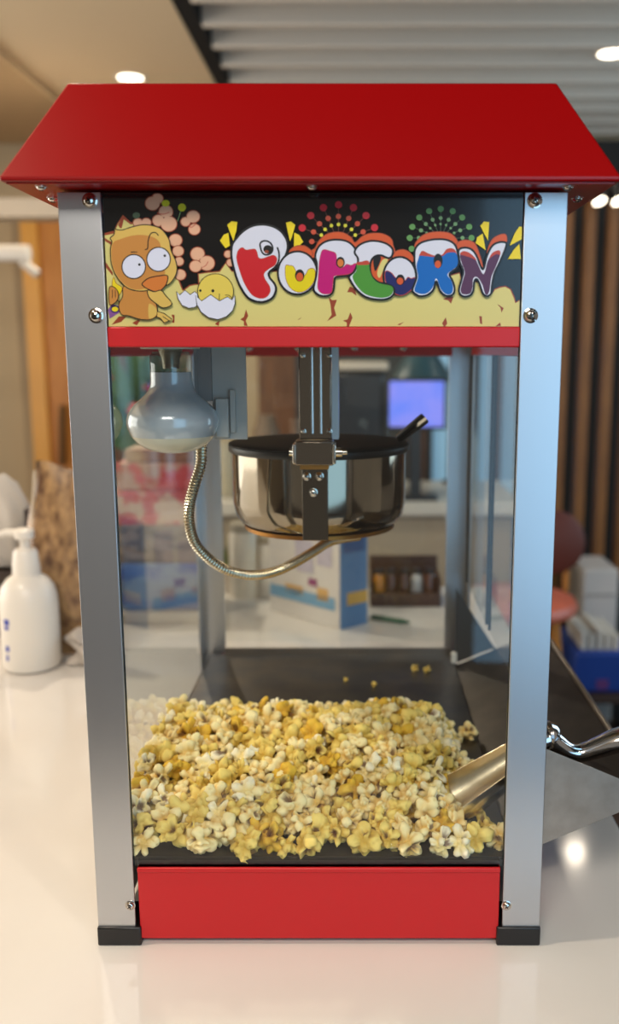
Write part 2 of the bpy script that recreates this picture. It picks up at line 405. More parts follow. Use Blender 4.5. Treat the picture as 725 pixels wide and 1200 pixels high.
# black lid handle
ha, hb = at(466, 517, .27), at(499, 490, .25)
ha.z = kz1+.007
mb = MB()
d = (hb-ha); n_ = Vector((0, 1, 0)); u = d.cross(n_).normalized()*.0045
mb.prism([ha-u, hb-u*1.3, hb+u*1.3, ha+u], (0, .018, 0))
mb.build('lid_handle', M['blackp'], kt, bevel=.0015)
u2 = u*.35
MB().prism([ha-u2-Vector((0, .001, 0)), hb-u2-Vector((0, .001, 0)), hb+u2-Vector((0, .001, 0)), ha+u2-Vector((0, .001, 0))], (0, .001, 0)).build('handle_inlay', M['chrome'], kt)
# front strap on the kettle
fy = KC.y-KR
MB().box(-.0225, .0045, fy-.0035, fy+.002, kz0+.002, .4195).build('kettle_strap', M['darksteel'], kt, bevel=.0008)
for px, py in ((359, 558), (374, 558), (367, 577)):
    p = at(px, py, fy-.0035); screw(p, (0, -1, 0), kt, .0036, 'bolt')
# hanger: channel from ceiling plus clamp block
hy = .158
x0, x1 = at(350, 460, hy).x, at(388, 460, hy).x
hz = at(370, 515, hy).z
hg = MB().box(x0, x1, hy, hy+.016, hz, .546).build('hanger_channel', M['hanger'], mach, bevel=.0012)
xm = (x0+x1)/2
MB().tube([(xm-.003, hy-.0004, hz+.006), (xm-.003, hy-.0004, .54)], .0018, 8).tube([(xm+.0055, hy-.0004, hz+.006), (xm+.0055, hy-.0004, .54)], .0018, 8).build('channel_rib', M['alu_edge'], hg, smooth=True)
for dx in (-.012, .014):
    screw((xm+dx, hy, hz+.008), (0, -1, 0), hg, .0022)
    screw((xm+dx, hy, .528), (0, -1, 0), hg, .0022)
MB().box(x1+.0005, x1+.007, hy+.006, hy+.04, .445, .546).build('side_web', mat('bright web', (190, 205, 215), .3, .9), hg)
cz1, cz0 = hz-.001, at(370, 545, hy).z
cl = MB().box(x0-.004, x1+.002, hy-.006, hy+.022, cz0, cz1).build('clamp_block', M['hanger'], mach, bevel=.0015)
for xa, xb in ((x0-.0065, x0-.003), (x1+.001, x1+.0045)): MB().box(xa, xb, hy-.009, hy+.02, cz0+.002, cz1-.003).build('clamp_ear', M['chrome'], cl, bevel=.001)
MB().lathe([(.005, 0), (.005, .006), (.0025, .0065), (.0025, .011)], (x1+.0045, hy+.004, (cz0+cz1)/2), 14, axis=(1, 0, 0)).build('wing_nut', M['chrome'], cl, smooth=True)
MB().lathe([(.004, 0), (.004, .004)], (x0-.0065, hy+.004, (cz0+cz1)/2), 14, axis=(-1, 0, 0)).build('bolt', M['chrome'], cl, smooth=True)
MB().box(x0+.0005, x1-.003, hy-.003, hy+.026, cz0-.004, cz0).build('brass_shim', M['rubber'], cl)

# heat lamp bulb
LB = Vector((-.1405, .12, 0))
zz = lambda py: at(205, py, .12).z
S = 1/1051*(.855+0.0)*1.0
def rr(p_): return p_*.000845
prof = [(0, zz(531)), (rr(16), zz(529.5)), (rr(30), zz(525)), (rr(40), zz(518)), (rr(46.5), zz(510))]
prof2 = [(rr(46.5), zz(510)), (rr(50), zz(501)), (rr(51), zz(493)), (rr(49), zz(484)), (rr(43), zz(475)), (rr(34), zz(466.5)), (rr(27), zz(459)), (rr(23.5), zz(450)), (rr(23), zz(436))]
prof3 = [(rr(23), zz(436)), (rr(23), zz(418)), (rr(20), zz(412)), (rr(15), zz(409))]
pp = lambda P_: [(v.x, v.y) for v in spline([(r, z, 0) for r, z in P_], 4)]
hl = MB().lathe(pp(prof2), LB, 48).build('heat_lamp_bulb', M['bulb'], mach, smooth=True)
hl['label'] = 'large unlit silvered heat lamp bulb'
MB().lathe(pp(prof), LB, 48).build('bulb_face', M['bulbface'], hl, smooth=True)
MB().lathe([(rr(23), zz(436)), (rr(23), zz(418)), (rr(20), zz(412))], LB, 40).build('bulb_neck', M['bulbneck'], hl, smooth=True)
MB().lathe([(rr(9), zz(432)), (rr(10), zz(420)), (rr(14), zz(408))], LB, 20).build('bulb_stem', mat('lamp stem', (190, 175, 150), .3, .7), hl, smooth=True)
MB().lathe([(rr(32), zz(409)), (rr(33), zz(406)), (rr(30), .546)], LB, 36).build('lamp_socket', mat('socket ceramic', (205, 198, 180), .4), hl, smooth=True)
# grey guard plate beside the bulb with a hinge tab
gy = .14
a, b = at(250, 515, gy), at(287, 380, gy)
gp = MB().box(a.x, b.x, gy, gy+.003, a.z, .546).build('guard_plate', M['plate'], mach, bevel=.0006)
a2 = at(233, 515, gy+.03); 
MB().box(a.x-.016, a.x-.013, gy-.004, gy+.05, at(240, 470, gy).z, .546).box(a.x-.016, a.x, gy-.001, gy+.002, at(240, 470, gy).z, .546).build('side_flange', mat('plate side', (140, 136, 134), .5, .3), gp)
a, b = at(253, 513, gy-.012), at(274, 457, gy-.012)
MB().box(a.x, b.x-.006, gy-.012, gy, a.z, b.z-.008).box(b.x-.0055, b.x, gy-.006, gy, a.z+.004, b.z).build('hinge_tab', M['plate'], gp, bevel=.001)

# flexible conduit
cp = [(-.118, .165, .545)] + [tuple(at(px, py, Y)) for px, py, Y in ((236, 520, .165), (235, 545, .165), (228, 568, .165), (222, 592, .167), (222, 615, .17), (229, 637, .175), (245, 655, .18), (266, 668, .185), (292, 674, .19), (318, 671, .2), (342, 661, .212), (366, 647, .23), (388, 634, .25), (420, 628, .275))]
cps = spline(cp, 10)
L = [0]
for i in range(1, len(cps)): L.append(L[-1] + (cps[i]-cps[i-1]).length)
N = int(L[-1]/.00105); pts = []; j = 0
for i in range(N+1):
    s_ = L[-1]*i/N
    while j < len(L)-2 and L[j+1] < s_: j += 1
    f = (s_-L[j])/max(L[j+1]-L[j], 1e-9); pts.append(cps[j].lerp(cps[j+1], f))
MB().tube(pts, [.0057 if i % 3 else .0047 for i in range(len(pts))], 14).build('flexible_conduit', mat('conduit steel', (196, 186, 165), .22, 1), mach, smooth=False)

# ------------------------------------------------------------------ sign print
class Art:
    """flat prints on the sign: fills and ribbons at increasing tiny heights"""
    def __init__(s, name): s.name = name; s.mb = MB(); s.mats = []; s.k = 0
    def mi(s, m_):
        if m_ not in s.mats: s.mats.append(m_)
        return s.mats.index(m_)
Z = {1: (115, 220, 7.06), 2: (195, 220, 7.06), 3: (265, 250, 7.25), 4: (345, 230, 6.042), 5: (440, 230, 7.25), 6: (525, 230, 7.25)}
INK = {k_: flat(k_, c_) for k_, c_ in dict(
    black=(12, 12, 13), cream=(214, 200, 122), brown=(148, 62, 34), orange=(205, 84, 36), white=(214, 214, 226), red=(196, 20, 32), yellow=(222, 200, 10),
    magenta=(188, 0, 110), green=(72, 142, 48), navy=(24, 26, 92), blue=(0, 98, 180), purple=(84, 42, 74), redbrown=(186, 66, 48), gold=(232, 205, 30),
    pink=(224, 172, 138), lime=(196, 196, 40), dotred=(196, 30, 46), dotorange=(196, 78, 52), dotyellow=(216, 208, 60), dotgreen=(96, 146, 78), dotgreen2=(112, 150, 100),
    duck=(214, 176, 88), duckdark=(196, 132, 62), beak=(206, 118, 50), chick=(222, 196, 84), eye=(218, 218, 232), violet=(130, 80, 140), pinkcream=(232, 205, 150), ray=(110, 60, 50), rayg=(70, 90, 66)).items()}
LAY = [0]
def xy(z, p):
    ox, oy, s_ = Z[z]; return (ox + p[0]/s_, oy + p[1]/s_)
def clipx(p):
    v = at(p[0], p[1], SYF); v.x = max(-.1652, min(.1652, v.x)); v.z = max(.5515, min(.654, v.z)); return v
def fill(art, z, pts, ink, smooth=True, n=5):
    P2 = [Vector((*xy(z, p), 0)) for p in pts]
    if smooth: P2 = spline(P2, n, True)
    LAY[0] += 1; yy = SYF - .00003*LAY[0]/3
    v3 = [clipx((p.x, p.y)) for p in P2]
    tris = geometry.tessellate_polygon([[Vector((v.x, v.z, 0)) for v in v3]])
    art.mb.add([(v.x, yy, v.z) for v in v3], [tuple(t_) for t_ in tris], art.mi(INK[ink]))
    return P2
def stroke(art, P2, w_, ink, closed=True):
    LAY[0] += 1; yy = SYF - .00003*LAY[0]/3
    n = len(P2); vs = []; 
    for i, p in enumerate(P2):
        a_ = P2[(i-1) % n] if closed or i > 0 else p; b_ = P2[(i+1) % n] if closed or i < n-1 else p
        t_ = (b_-a_); t_ = t_.normalized() if t_.length > 1e-6 else Vector((1, 0, 0))
        nn = Vector((-t_.y, t_.x, 0))*w_/2
        for q in (p+nn, p-nn):
            v = clipx((q.x, q.y)); vs.append((v.x, yy, v.z))
    m_ = n if closed else n-1
    art.mb.add(vs, [(2*i, 2*((i+1) % n), 2*((i+1) % n)+1, 2*i+1) for i in range(m_)], art.mi(INK[ink]))
def disc(art, z, cx, cy, rx, ry, ink, line=None, lw=1.2, n=22):
    pts = [(cx+rx*math.cos(2*math.pi*k_/n), cy+ry*math.sin(2*math.pi*k_/n)) for k_ in range(n)]
    P2 = fill(art, z, pts, ink, False)
    if line: stroke(art, P2, lw, line)
def shape(art, z, pts, ink, line=None, lw=1.2, smooth=True):
    P2 = fill(art, z, pts, ink, smooth)
    if line: stroke(art, P2, lw, line)
def line(art, z, pts, lw, ink, smooth=True):
    P2 = [Vector((*xy(z, p), 0)) for p in pts]
    if smooth and len(P2) > 2: P2 = spline(P2, 5)
    stroke(art, P2, lw, ink, False)
def done(art, label):
    o = art.mb.build(art.name, art.mats, sign); o['label'] = label; return o
# mesh winding is irrelevant: prints are seen from the front only
A = Art('background_print')
def px1(z, pts): return [xy(z, p) for p in pts]
Z[0] = (0, 0, 1)
cream = [(100, 400), (112, 272)] + px1(1, [(40, 380), (130, 362), (160, 300), (205, 228), (250, 280), (300, 300), (420, 300), (600, 500), (640, 700), (700, 850)]) + \
    px1(2, [(150, 842), (190, 810), (240, 800), (268, 800), (262, 712), (340, 700), (440, 692), (490, 622), (540, 690)]) + \
    [(300, 318), (345, 318), (352, 326), (400, 322), (440, 335), (480, 330), (525, 330)] + px1(6, [(-40, 690), (25, 670), (95, 652), (110, 700), (300, 740), (372, 830), (395, 790), (440, 772), (485, 765), (530, 790), (560, 860), (572, 905), (600, 885), (640, 880)]) + [(615, 400)]
shape(A, 0, cream, 'cream', 'brown', 1.4, False)
for z, pts in [(1, [(165, 310), (205, 225), (285, 300), (270, 305), (212, 262), (195, 335), (180, 335)]), (1, [(40, 375), (150, 360), (130, 380), (50, 395)]),
               (1, [(40, 415), (110, 450), (110, 475), (55, 440)]), (1, [(50, 615), (120, 700), (120, 730), (50, 660)]), (1, [(110, 1135), (170, 1065), (235, 1065), (190, 1110)]),
               (1, [(280, 1120), (330, 1090), (348, 1098), (320, 1138)]), (2, [(610, 1090), (640, 1070), (658, 1005), (676, 1060), (655, 1100), (672, 1145), (640, 1140), (640, 1105)]),
               (4, [(240, 712), (265, 735), (300, 733), (280, 790), (295, 845), (230, 885), (262, 840), (255, 770)]), (4, [(342, 880), (375, 872), (395, 822), (410, 860), (385, 930), (370, 925), (370, 895)]),
               (4, [(372, 680), (392, 638), (430, 660), (438, 705), (405, 680)]), (5, [(572, 875), (600, 858), (662, 850), (640, 912), (615, 885)]), (5, [(563, 1080), (595, 1028), (608, 1080), (590, 1112), (580, 1112)]),
               (5, [(183, 1090), (240, 1068), (205, 1095)]), (4, [(22, 875), (50, 855), (35, 872)]), (6, [(263, 1018), (285, 1020), (288, 1088), (270, 1080)]), (6, [(415, 915), (470, 950), (452, 990), (445, 950)]),
               (6, [(400, 1105), (440, 1072), (448, 1100)]), (6, [(0, 880), (40, 865), (22, 905)]), (2, [(400, 1125), (440, 1100), (432, 1145)]), (1, [(605, 1050), (632, 1052), (630, 1120), (610, 1115), (620, 1085)])]:
    shape(A, z, pts, 'brown', smooth=False)
shape(A, 1, [(78, 1010), (110, 965), (165, 975), (180, 1030), (95, 1085)], 'violet', smooth=False)
shape(A, 1, [(115, 800), (130, 740), (150, 790), (200, 830), (165, 900), (130, 870)], 'gold', 'brown', .6)
disc(A, 1, 140, 1005, 32, 26, 'gold', 'navy', 1.4)
done(A, 'cream splash background print')
A = Art('popped_corn_print')
for z, cs in [(1, [(330, 292, 42), (398, 290, 42), (490, 92, 50), (450, 130, 62), (640, 435, 56), (662, 525, 48), (670, 610, 40), (680, 720, 48), (560, 200, 60), (500, 272, 52), (585, 300, 68)]),
              (2, [(160, 282, 42), (222, 240, 56), (232, 345, 50), (258, 548, 60), (335, 625, 66), (242, 650, 52), (510, 550, 34), (530, 620, 34)])]:
    for cx, cy, r in cs: disc(A, z, cx, cy, r, r*.95, 'pink', 'brown', 1.0)
    for cx, cy, r in cs: disc(A, z, cx+2, cy, r*.82, r*.78, 'pink')
line(A, 2, [(190, 300), (205, 330), (245, 300)], .8, 'redbrown'); line(A, 2, [(300, 660), (330, 640), (345, 610)], .8, 'redbrown'); line(A, 1, [(490, 210), (540, 220), (590, 205)], .8, 'redbrown')
line(A, 2, [(120, 195), (92, 280)], .7, 'dotgreen2', False)
disc(A, 1, 560, 130, 33, 27, 'lime'); disc(A, 2, 130, 165, 33, 33, 'lime'); disc(A, 1, 318, 230, 30, 26, 'rayg')
done(A, 'pink popped corn clusters print')
A = Art('firework_print')
def burst(z, c, outer, mid, inner, inks, rs, ray):
    for p in outer+mid: line(A, z, [p, c], .55, ray, False)
    for ps, ink, r in ((outer, inks[0], rs[0]), (mid, inks[1], rs[1]), (inner, inks[2], rs[2])):
        for q in ps: disc(A, z, q[0], q[1], r, r, ink)
burst(4, (312, 330), [(55, 225), (115, 138), (205, 82), (311, 62), (417, 82), (506, 138), (566, 223)], [(122, 322), (135, 254), (177, 196), (238, 158), (311, 144), (384, 158), (445, 196), (485, 254)],
      [(190, 276), (217, 236), (261, 209), (311, 201), (360, 209), (403, 236), (430, 276)], ('dotred', 'dotorange', 'dotyellow'), (26, 19, 13), 'ray')
done(A, 'red and yellow dotted firework print')
A = Art('firework_print')
burst(5, (551, 360), [(288, 356), (305, 448), (310, 262), (369, 183), (453, 129), (551, 110), (652, 129), (733, 183), (792, 262), (812, 356)], [(365, 356), (384, 292), (424, 238), (482, 202), (550, 188), (618, 202), (675, 238), (715, 292), (735, 356)],
      [(432, 314), (462, 274), (504, 248), (549, 240), (596, 248), (635, 274), (665, 314)], ('dotgreen', 'dotgreen2', 'dotgreen2'), (26, 17, 11), 'rayg')
done(A, 'green dotted firework print')
A = Art('spark_print')
for z, pts in [(2, [(505, 310), (540, 280), (588, 285), (580, 360), (555, 442)]), (2, [(445, 440), (475, 392), (515, 375), (527, 482), (490, 502)]), (3, [(508, 82), (550, 72), (588, 100), (560, 200), (543, 242)]),
               (3, [(578, 165), (620, 185), (655, 245), (575, 322)]), (6, [(270, 255), (300, 218), (345, 222), (335, 380)]), (6, [(230, 400), (243, 350), (290, 320), (315, 460)]),
               (6, [(518, 422), (560, 320), (600, 260), (622, 262), (620, 368)]), (6, [(503, 535), (550, 460), (600, 405), (614, 535)])]:
    shape(A, z, pts, 'gold', smooth=False)
done(A, 'yellow wedge sparks print')
A = Art('lettering')
A.k = 0
for z, pts in [(4, [(155, 350), (200, 288), (265, 258), (340, 258), (400, 292), (428, 328), (480, 285), (540, 264), (620, 266), (680, 298), (697, 345), (690, 420), (440, 430), (150, 430)]),
               (4, [(0, 400), (30, 365), (70, 350), (110, 385), (150, 372), (150, 430), (60, 440)]), (5, [(145, 530), (170, 470), (235, 455), (295, 485), (322, 550), (230, 580)]),
               (5, [(335, 440), (365, 362), (440, 315), (540, 303), (635, 320), (692, 380), (700, 460), (500, 480)]), (6, [(70, 405), (130, 374), (195, 384), (240, 430), (292, 600), (240, 560), (100, 480)]),
               (6, [(325, 490), (362, 380), (430, 330), (488, 330), (488, 402), (400, 440)]), (3, [(540, 350), (556, 300), (620, 275), (690, 290), (735, 350), (650, 400)])]:
    shape(A, z, pts, 'orange', 'brown', .8)
shape(A, 4, [(540, 470), (570, 425), (630, 425), (690, 445), (650, 520), (625, 620), (570, 600), (540, 560)], 'orange')
shape(A, 4, [(560, 440), (600, 425), (610, 450), (575, 530), (560, 500)], 'black'); shape(A, 4, [(585, 540), (620, 455), (660, 450), (625, 530), (600, 580)], 'cream')
P1 = [(70, 240), (140, 160), (220, 112), (310, 98), (400, 115), (470, 160), (515, 230), (522, 300), (500, 370), (450, 440), (385, 485), (362, 515), (375, 555), (412, 600), (424, 650), (400, 712), (350, 745), (290, 755), (225, 740), (170, 700), (110, 600), (70, 480), (48, 370), (50, 290)]
shape(A, 3, P1, 'white', 'black', 2.6)
shape(A, 3, [(112, 310), (140, 294), (175, 314), (240, 306), (262, 330), (275, 378), (310, 388), (365, 368), (405, 360), (432, 388), (415, 440), (365, 472), (322, 512), (330, 560), (368, 620), (373, 670), (340, 713), (285, 722), (220, 690), (160, 600), (115, 480), (92, 390), (97, 340)], 'red', 'redbrown', .8)
shape(A, 3, [(290, 262), (325, 236), (372, 250), (396, 292), (385, 338), (340, 355), (305, 330)], 'white', 'black', 2.0)
disc(A, 3, 355, 308, 38, 36, 'black'); disc(A, 3, 345, 328, 18, 14, 'brown'); line(A, 3, [(435, 290), (450, 340), (448, 400), (430, 440), (400, 475)], 2.0, 'black')
disc(A, 3, 606, 508, 166, 182, 'white', 'black', 2.4, 40)
shape(A, 3, [(505, 450), (540, 445), (570, 452), (592, 490), (625, 560), (675, 520), (700, 478), (740, 470), (757, 500), (745, 580), (690, 648), (620, 672), (550, 640), (508, 560)], 'yellow', 'brown', .6)
disc(A, 3, 625, 530, 40, 52, 'black'); disc(A, 3, 625, 542, 29, 36, 'orange')
shape(A, 4, [(148, 420), (175, 355), (235, 318), (310, 310), (380, 326), (430, 375), (449, 450), (435, 520), (390, 558), (300, 572), (284, 590), (280, 640), (268, 685), (235, 706), (185, 705), (148, 682), (136, 650), (155, 560), (158, 480)], 'white', 'black', 2.4)
shape(A, 4, [(192, 395), (210, 380), (245, 388), (292, 408), (300, 470), (322, 510), (350, 500), (370, 483), (400, 490), (434, 478), (425, 525), (380, 553), (290, 564), (276, 580), (270, 640), (258, 685), (205, 692), (166, 655), (170, 560), (177, 460)], 'magenta', 'redbrown', .6)
disc(A, 4, 325, 470, 31, 39, 'black'); disc(A, 4, 325, 474, 22, 27, 'beak')
disc(A, 5, 203, 680, 138, 162, 'white', 'black', 2.4, 40)
shape(A, 5, [(78, 650), (100, 636), (135, 655), (172, 695), (240, 720), (272, 690), (300, 700), (335, 695), (322, 770), (255, 832), (190, 840), (120, 792), (82, 720)], 'navy', 'redbrown', .8)
disc(A, 5, 208, 712, 38, 46, 'black'); disc(A, 5, 206, 722, 27, 30, 'orange')
shape(A, 4, [(425, 400), (450, 355), (500, 328), (560, 318), (640, 334), (690, 372), (692, 415), (665, 440), (610, 420), (562, 432), (536, 480), (543, 560), (590, 608), (650, 622), (700, 650), (700, 695), (655, 728), (580, 732), (500, 712), (440, 664), (396, 600), (388, 568), (425, 530), (450, 450)], 'white', 'black', 2.4)
shape(A, 4, [(445, 478), (490, 480), (522, 468), (532, 530), (555, 585), (600, 618), (685, 640), (694, 680), (660, 712), (590, 717), (500, 692), (440, 632), (412, 570), (438, 530)], 'green', 'green', .5)
shape(A, 4, [(442, 470), (475, 465), (500, 458), (522, 460), (526, 485), (445, 488)], 'redbrown')
shape(A, 5, [(335, 450), (375, 403), (450, 377), (540, 368), (620, 380), (676, 425), (698, 520), (690, 605), (625, 662), (650, 720), (668, 790), (650, 838), (595, 846), (545, 805), (512, 722), (488, 795), (440, 838), (375, 850), (322, 820), (312, 790), (345, 690), (330, 590), (328, 500)], 'white', 'black', 2.4)
shape(A, 5, [(365, 520), (372, 495), (395, 466), (440, 485), (495, 505), (560, 500), (600, 452), (650, 446), (682, 480), (690, 590), (608, 662), (640, 720), (655, 785), (638, 830), (595, 832), (552, 790), (512, 700), (478, 785), (420, 830), (350, 822), (328, 790), (358, 690), (345, 600)], 'redbrown')
shape(A, 5, [(362, 530), (375, 508), (430, 512), (495, 518), (565, 510), (610, 482), (680, 488), (690, 590), (608, 662), (640, 720), (655, 785), (638, 830), (595, 832), (552, 790), (512, 700), (478, 785), (420, 830), (350, 822), (328, 790), (358, 690), (345, 600)], 'blue')
disc(A, 5, 528, 552, 38, 62, 'black'); disc(A, 5, 526, 580, 26, 32, 'orange')
shape(A, 6, [(85, 465), (130, 440), (190, 452), (235, 505), (290, 625), (325, 510), (370, 425), (430, 393), (487, 400), (480, 450), (430, 570), (388, 660), (368, 760), (360, 828), (325, 850), (290, 825), (262, 745), (238, 705), (217, 730), (210, 800), (180, 845), (120, 850), (88, 805), (110, 710), (125, 640), (95, 560)], 'white', 'black', 2.4)
shape(A, 6, [(97, 500), (140, 478), (195, 500), (235, 550), (295, 665), (333, 550), (380, 485), (430, 465), (437, 500), (400, 600), (362, 690), (350, 780), (335, 832), (310, 830), (282, 745), (240, 688), (208, 705), (202, 780), (180, 830), (120, 832), (102, 795), (120, 720), (138, 650), (112, 570)], 'purple')
shape(A, 6, [(97, 495), (120, 470), (170, 480), (215, 515), (235, 545), (190, 525), (140, 508)], 'redbrown'); shape(A, 6, [(345, 530), (375, 480), (430, 462), (437, 500), (400, 495)], 'redbrown')
done(A, 'bubble lettering reading POPCORN in many colours')
A = Art('duckling_print')
shape(A, 1, [(215, 820), (208, 900), (176, 970), (198, 1048), (260, 1060), (340, 1086), (430, 1092), (490, 1060), (495, 1000), (470, 930), (420, 840), (300, 820)], 'duckdark', 'black', 1.0)
shape(A, 1, [(430, 960), (485, 1000), (484, 1055), (430, 1085), (420, 1020)], 'duck')
shape(A, 1, [(145, 338), (160, 350), (210, 352), (285, 328), (370, 310), (450, 316), (530, 348), (590, 430), (608, 520), (650, 620), (652, 710), (600, 792), (520, 825), (430, 850), (330, 855), (240, 826), (160, 740), (118, 640), (108, 520), (120, 450), (106, 420), (138, 388)], 'duck', 'black', 1.2)
shape(A, 1, [(125, 470), (200, 425), (320, 395), (440, 405), (510, 450), (520, 520), (480, 600), (560, 700), (480, 800), (340, 845), (240, 815), (160, 725), (122, 620)], 'duckdark')
for c, q in (((300, 655), (347, 638)), ((505, 595), (556, 565))):
    disc(A, 1, c[0], c[1], 97, 99, 'eye', 'black', 1.3, 36); disc(A, 1, q[0], q[1], 11, 11, 'black')
shape(A, 1, [(370, 795), (420, 752), (500, 733), (578, 730), (570, 795), (530, 845), (485, 862), (420, 842), (385, 820)], 'beak', 'black', 1.2)
line(A, 1, [(275, 535), (330, 535)], 1.0, 'black', False); line(A, 1, [(392, 515), (415, 505), (420, 440), (440, 385), (478, 374), (505, 400)], 1.2, 'black')
shape(A, 1, [(415, 850), (428, 910), (485, 960), (540, 995), (600, 980), (612, 950), (565, 895), (525, 850), (470, 862)], 'duck', 'black', 1.1)
shape(A, 1, [(100, 830), (140, 826), (172, 870), (165, 935), (102, 968)], 'duckdark', 'black', 1.0); line(A, 1, [(125, 845), (125, 915)], .8, 'black'); line(A, 1, [(148, 850), (150, 910)], .8, 'black')
line(A, 1, [(160, 930), (182, 945)], 1.0, 'black')
shape(A, 1, [(495, 1025), (550, 1040), (618, 1090), (585, 1105), (550, 1118), (520, 1080), (490, 1070)], 'duck', 'black', 1.0, False); line(A, 1, [(540, 1065), (590, 1100)], .8, 'black')
done(A, 'round-headed cartoon duckling print')
A = Art('egg_chick_print')
shape(A, 2, [(88, 858), (115, 888), (158, 850), (202, 886), (238, 860), (262, 880), (268, 965), (240, 990), (190, 998), (135, 975), (100, 920)], 'eye', 'black', .9, False)
disc(A, 2, 410, 860, 148, 146, 'chick', 'black', .9, 36)
shape(A, 2, [(245, 893), (295, 938), (370, 886), (442, 938), (508, 903), (545, 930), (570, 893), (572, 960), (550, 1020), (500, 1068), (430, 1092), (350, 1075), (290, 1030), (255, 965)], 'eye', 'black', 1.0, False)
disc(A, 2, 285, 853, 10, 11, 'black'); disc(A, 2, 388, 855, 13, 13, 'black'); line(A, 2, [(440, 930), (443, 878)], .8, 'black'); line(A, 2, [(488, 890), (520, 892), (545, 915)], .8, 'black')
done(A, 'small yellow chick in a cracked egg print')

# ------------------------------------------------------------------ popcorn
rng = np.random.default_rng(7)
def ico(sub):
    bm = bmesh.new(); bmesh.ops.create_icosphere(bm, subdivisions=sub, radius=1)
    v = np.array([q.co[:] for q in bm.verts]); f = np.array([[q.index for q in t_.verts] for t_ in bm.faces]); bm.free(); return v, f
ICO = {s_: ico(s_) for s_ in (3, 4)}
def nrm(a_): return a_/np.linalg.norm(a_, axis=-1, keepdims=True)
def corn(seed, tone, sub=4):
    r_ = np.random.default_rng(seed); d, f = ICO[sub]
    nl = r_.integers(8, 14)
    c = nrm(r_.normal(size=(nl, 3)))
    for _ in range(12):                                # spread the lobes
        df = c[:, None]-c[None]; q = (df**2).sum(-1)+np.eye(nl)*9; c = nrm(c + .12*(df/q[..., None]**1.5).sum(1)*.3)
    c = c*r_.uniform(.48, .84, (nl, 1))*np.array([1.2, 1., .8]); R = r_.uniform(.24, .42, nl)
    dc = d @ c.T; disc_ = R**2 - (c**2).sum(-1) + dc**2
    rad = np.where(disc_ > 0, dc + np.sqrt(np.maximum(disc_, 0)), 0); rad = np.maximum(rad, .52)
    k_ = 22; tp = np.log(np.exp(k_*rad).sum(1) - (nl-1)*np.exp(k_*.52)*.98)/k_; top = rad.max(1)
    r0 = np.where(np.isfinite(tp), np.minimum(tp, top+.05), top)
    # crinkles
    for q in range(3):
        fr = (3.0, 6.5, 12)[q]; am = (.07, .06, .045)[q]
        w1, w2, w3 = r_.normal(size=(3, 3))*fr
        r0 = r0*(1 + am*(np.sin(d@w1+1)*np.sin(d@w2+2)+np.sin(d@w3)*.5))
    fold = np.zeros(len(d))
    for _ in range(r_.integers(3, 6)):                 # deep creases between the flaps
        h = nrm(r_.normal(size=3)); g_ = nrm(r_.normal(size=3)); u_ = d@h - r_.uniform(-.5, .5) + .12*np.sin(d@g_*7)
        fold = np.maximum(fold, np.exp(-(u_/.055)**2)*np.clip(d@g_*2+.6, 0, 1))
    r0 = r0*(1-.22*fold)
    body = np.array(lin({'white': (252, 240, 206), 'cream': (248, 230, 172), 'butter': (242, 214, 120), 'gold': (234, 190, 68)}[tone]))
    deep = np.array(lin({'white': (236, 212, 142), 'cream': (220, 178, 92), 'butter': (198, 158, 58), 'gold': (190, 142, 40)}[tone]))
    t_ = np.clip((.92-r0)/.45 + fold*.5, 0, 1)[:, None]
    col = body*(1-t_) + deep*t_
    ox = r_.uniform(0, 1)
    for _ in range(r_.integers(3, 7)):                 # hull pockets
        h = nrm(r_.normal(size=3)); cs = d@h; w_ = r_.uniform(.88, .965)
        m_ = np.clip((cs-w_)/(1-w_), 0, 1); r0 = r0*(1 - .5*np.sqrt(m_))
        s_ = np.clip((cs-w_-.01)/.02, 0, 1)[:, None]*.85
        col = col*(1-s_) + np.array(lin((88, 40, 14)))*s_
    v = d*r0[:, None]; v -= v.mean(0)
    return v, f, col, r0
def vcol_mat():
    m_ = mat('popcorn', (240, 225, 180), .62, spec=.25); nt = m_.node_tree; p = nt.nodes['Principled BSDF']
    at_ = nt.nodes.new('ShaderNodeAttribute'); at_.attribute_name = 'tint'; nt.links.new(at_.outputs['Color'], p.inputs['Base Color'])
    p.inputs['Subsurface Weight'].default_value = .12; p.inputs['Subsurface Scale'].default_value = .003
    p.inputs['Subsurface Radius'].default_value = (1, .8, .45)
    return m_
PM = vcol_mat()
def np_mesh(name, v, f, col, m_):
    me = bpy.data.meshes.new(name); me.vertices.add(len(v)); me.vertices.foreach_set('co', v.astype(np.float32).ravel())
    me.loops.add(len(f)*3); me.loops.foreach_set('vertex_index', f.astype(np.int32).ravel())
    me.polygons.add(len(f)); me.polygons.foreach_set('loop_start', np.arange(0, len(f)*3, 3, dtype=np.int32)); me.polygons.foreach_set('loop_total', np.full(len(f), 3, dtype=np.int32))
    me.update(calc_edges=True)
    ca = me.color_attributes.new('tint', 'FLOAT_COLOR', 'POINT'); c4 = np.ones((len(v), 4), np.float32); c4[:, :3] = col; ca.data.foreach_set('color', c4.ravel())
    me.polygons.foreach_set('use_smooth', np.ones(len(f), bool)); me.materials.append(m_); me.update(); return me
TONES = ['white', 'white', 'cream', 'cream', 'cream', 'cream', 'cream', 'butter', 'butter', 'butter', 'butter', 'butter', 'gold']
KINDS_ = [(TONES[i % len(TONES)], 100+i) for i in range(26)]
PR = .0122                                             # nominal radius
PMESH = []
for tone, sd in KINDS_:
    v, f, col, _ = corn(sd, tone); v = v*1.06; PMESH.append((tone, np_mesh('popcorn', v*PR*1.18, f, col, PM)))
def smooth(a_, b_, x): t_ = np.clip((x-a_)/(b_-a_), 0, 1); return t_*t_*(3-2*t_)
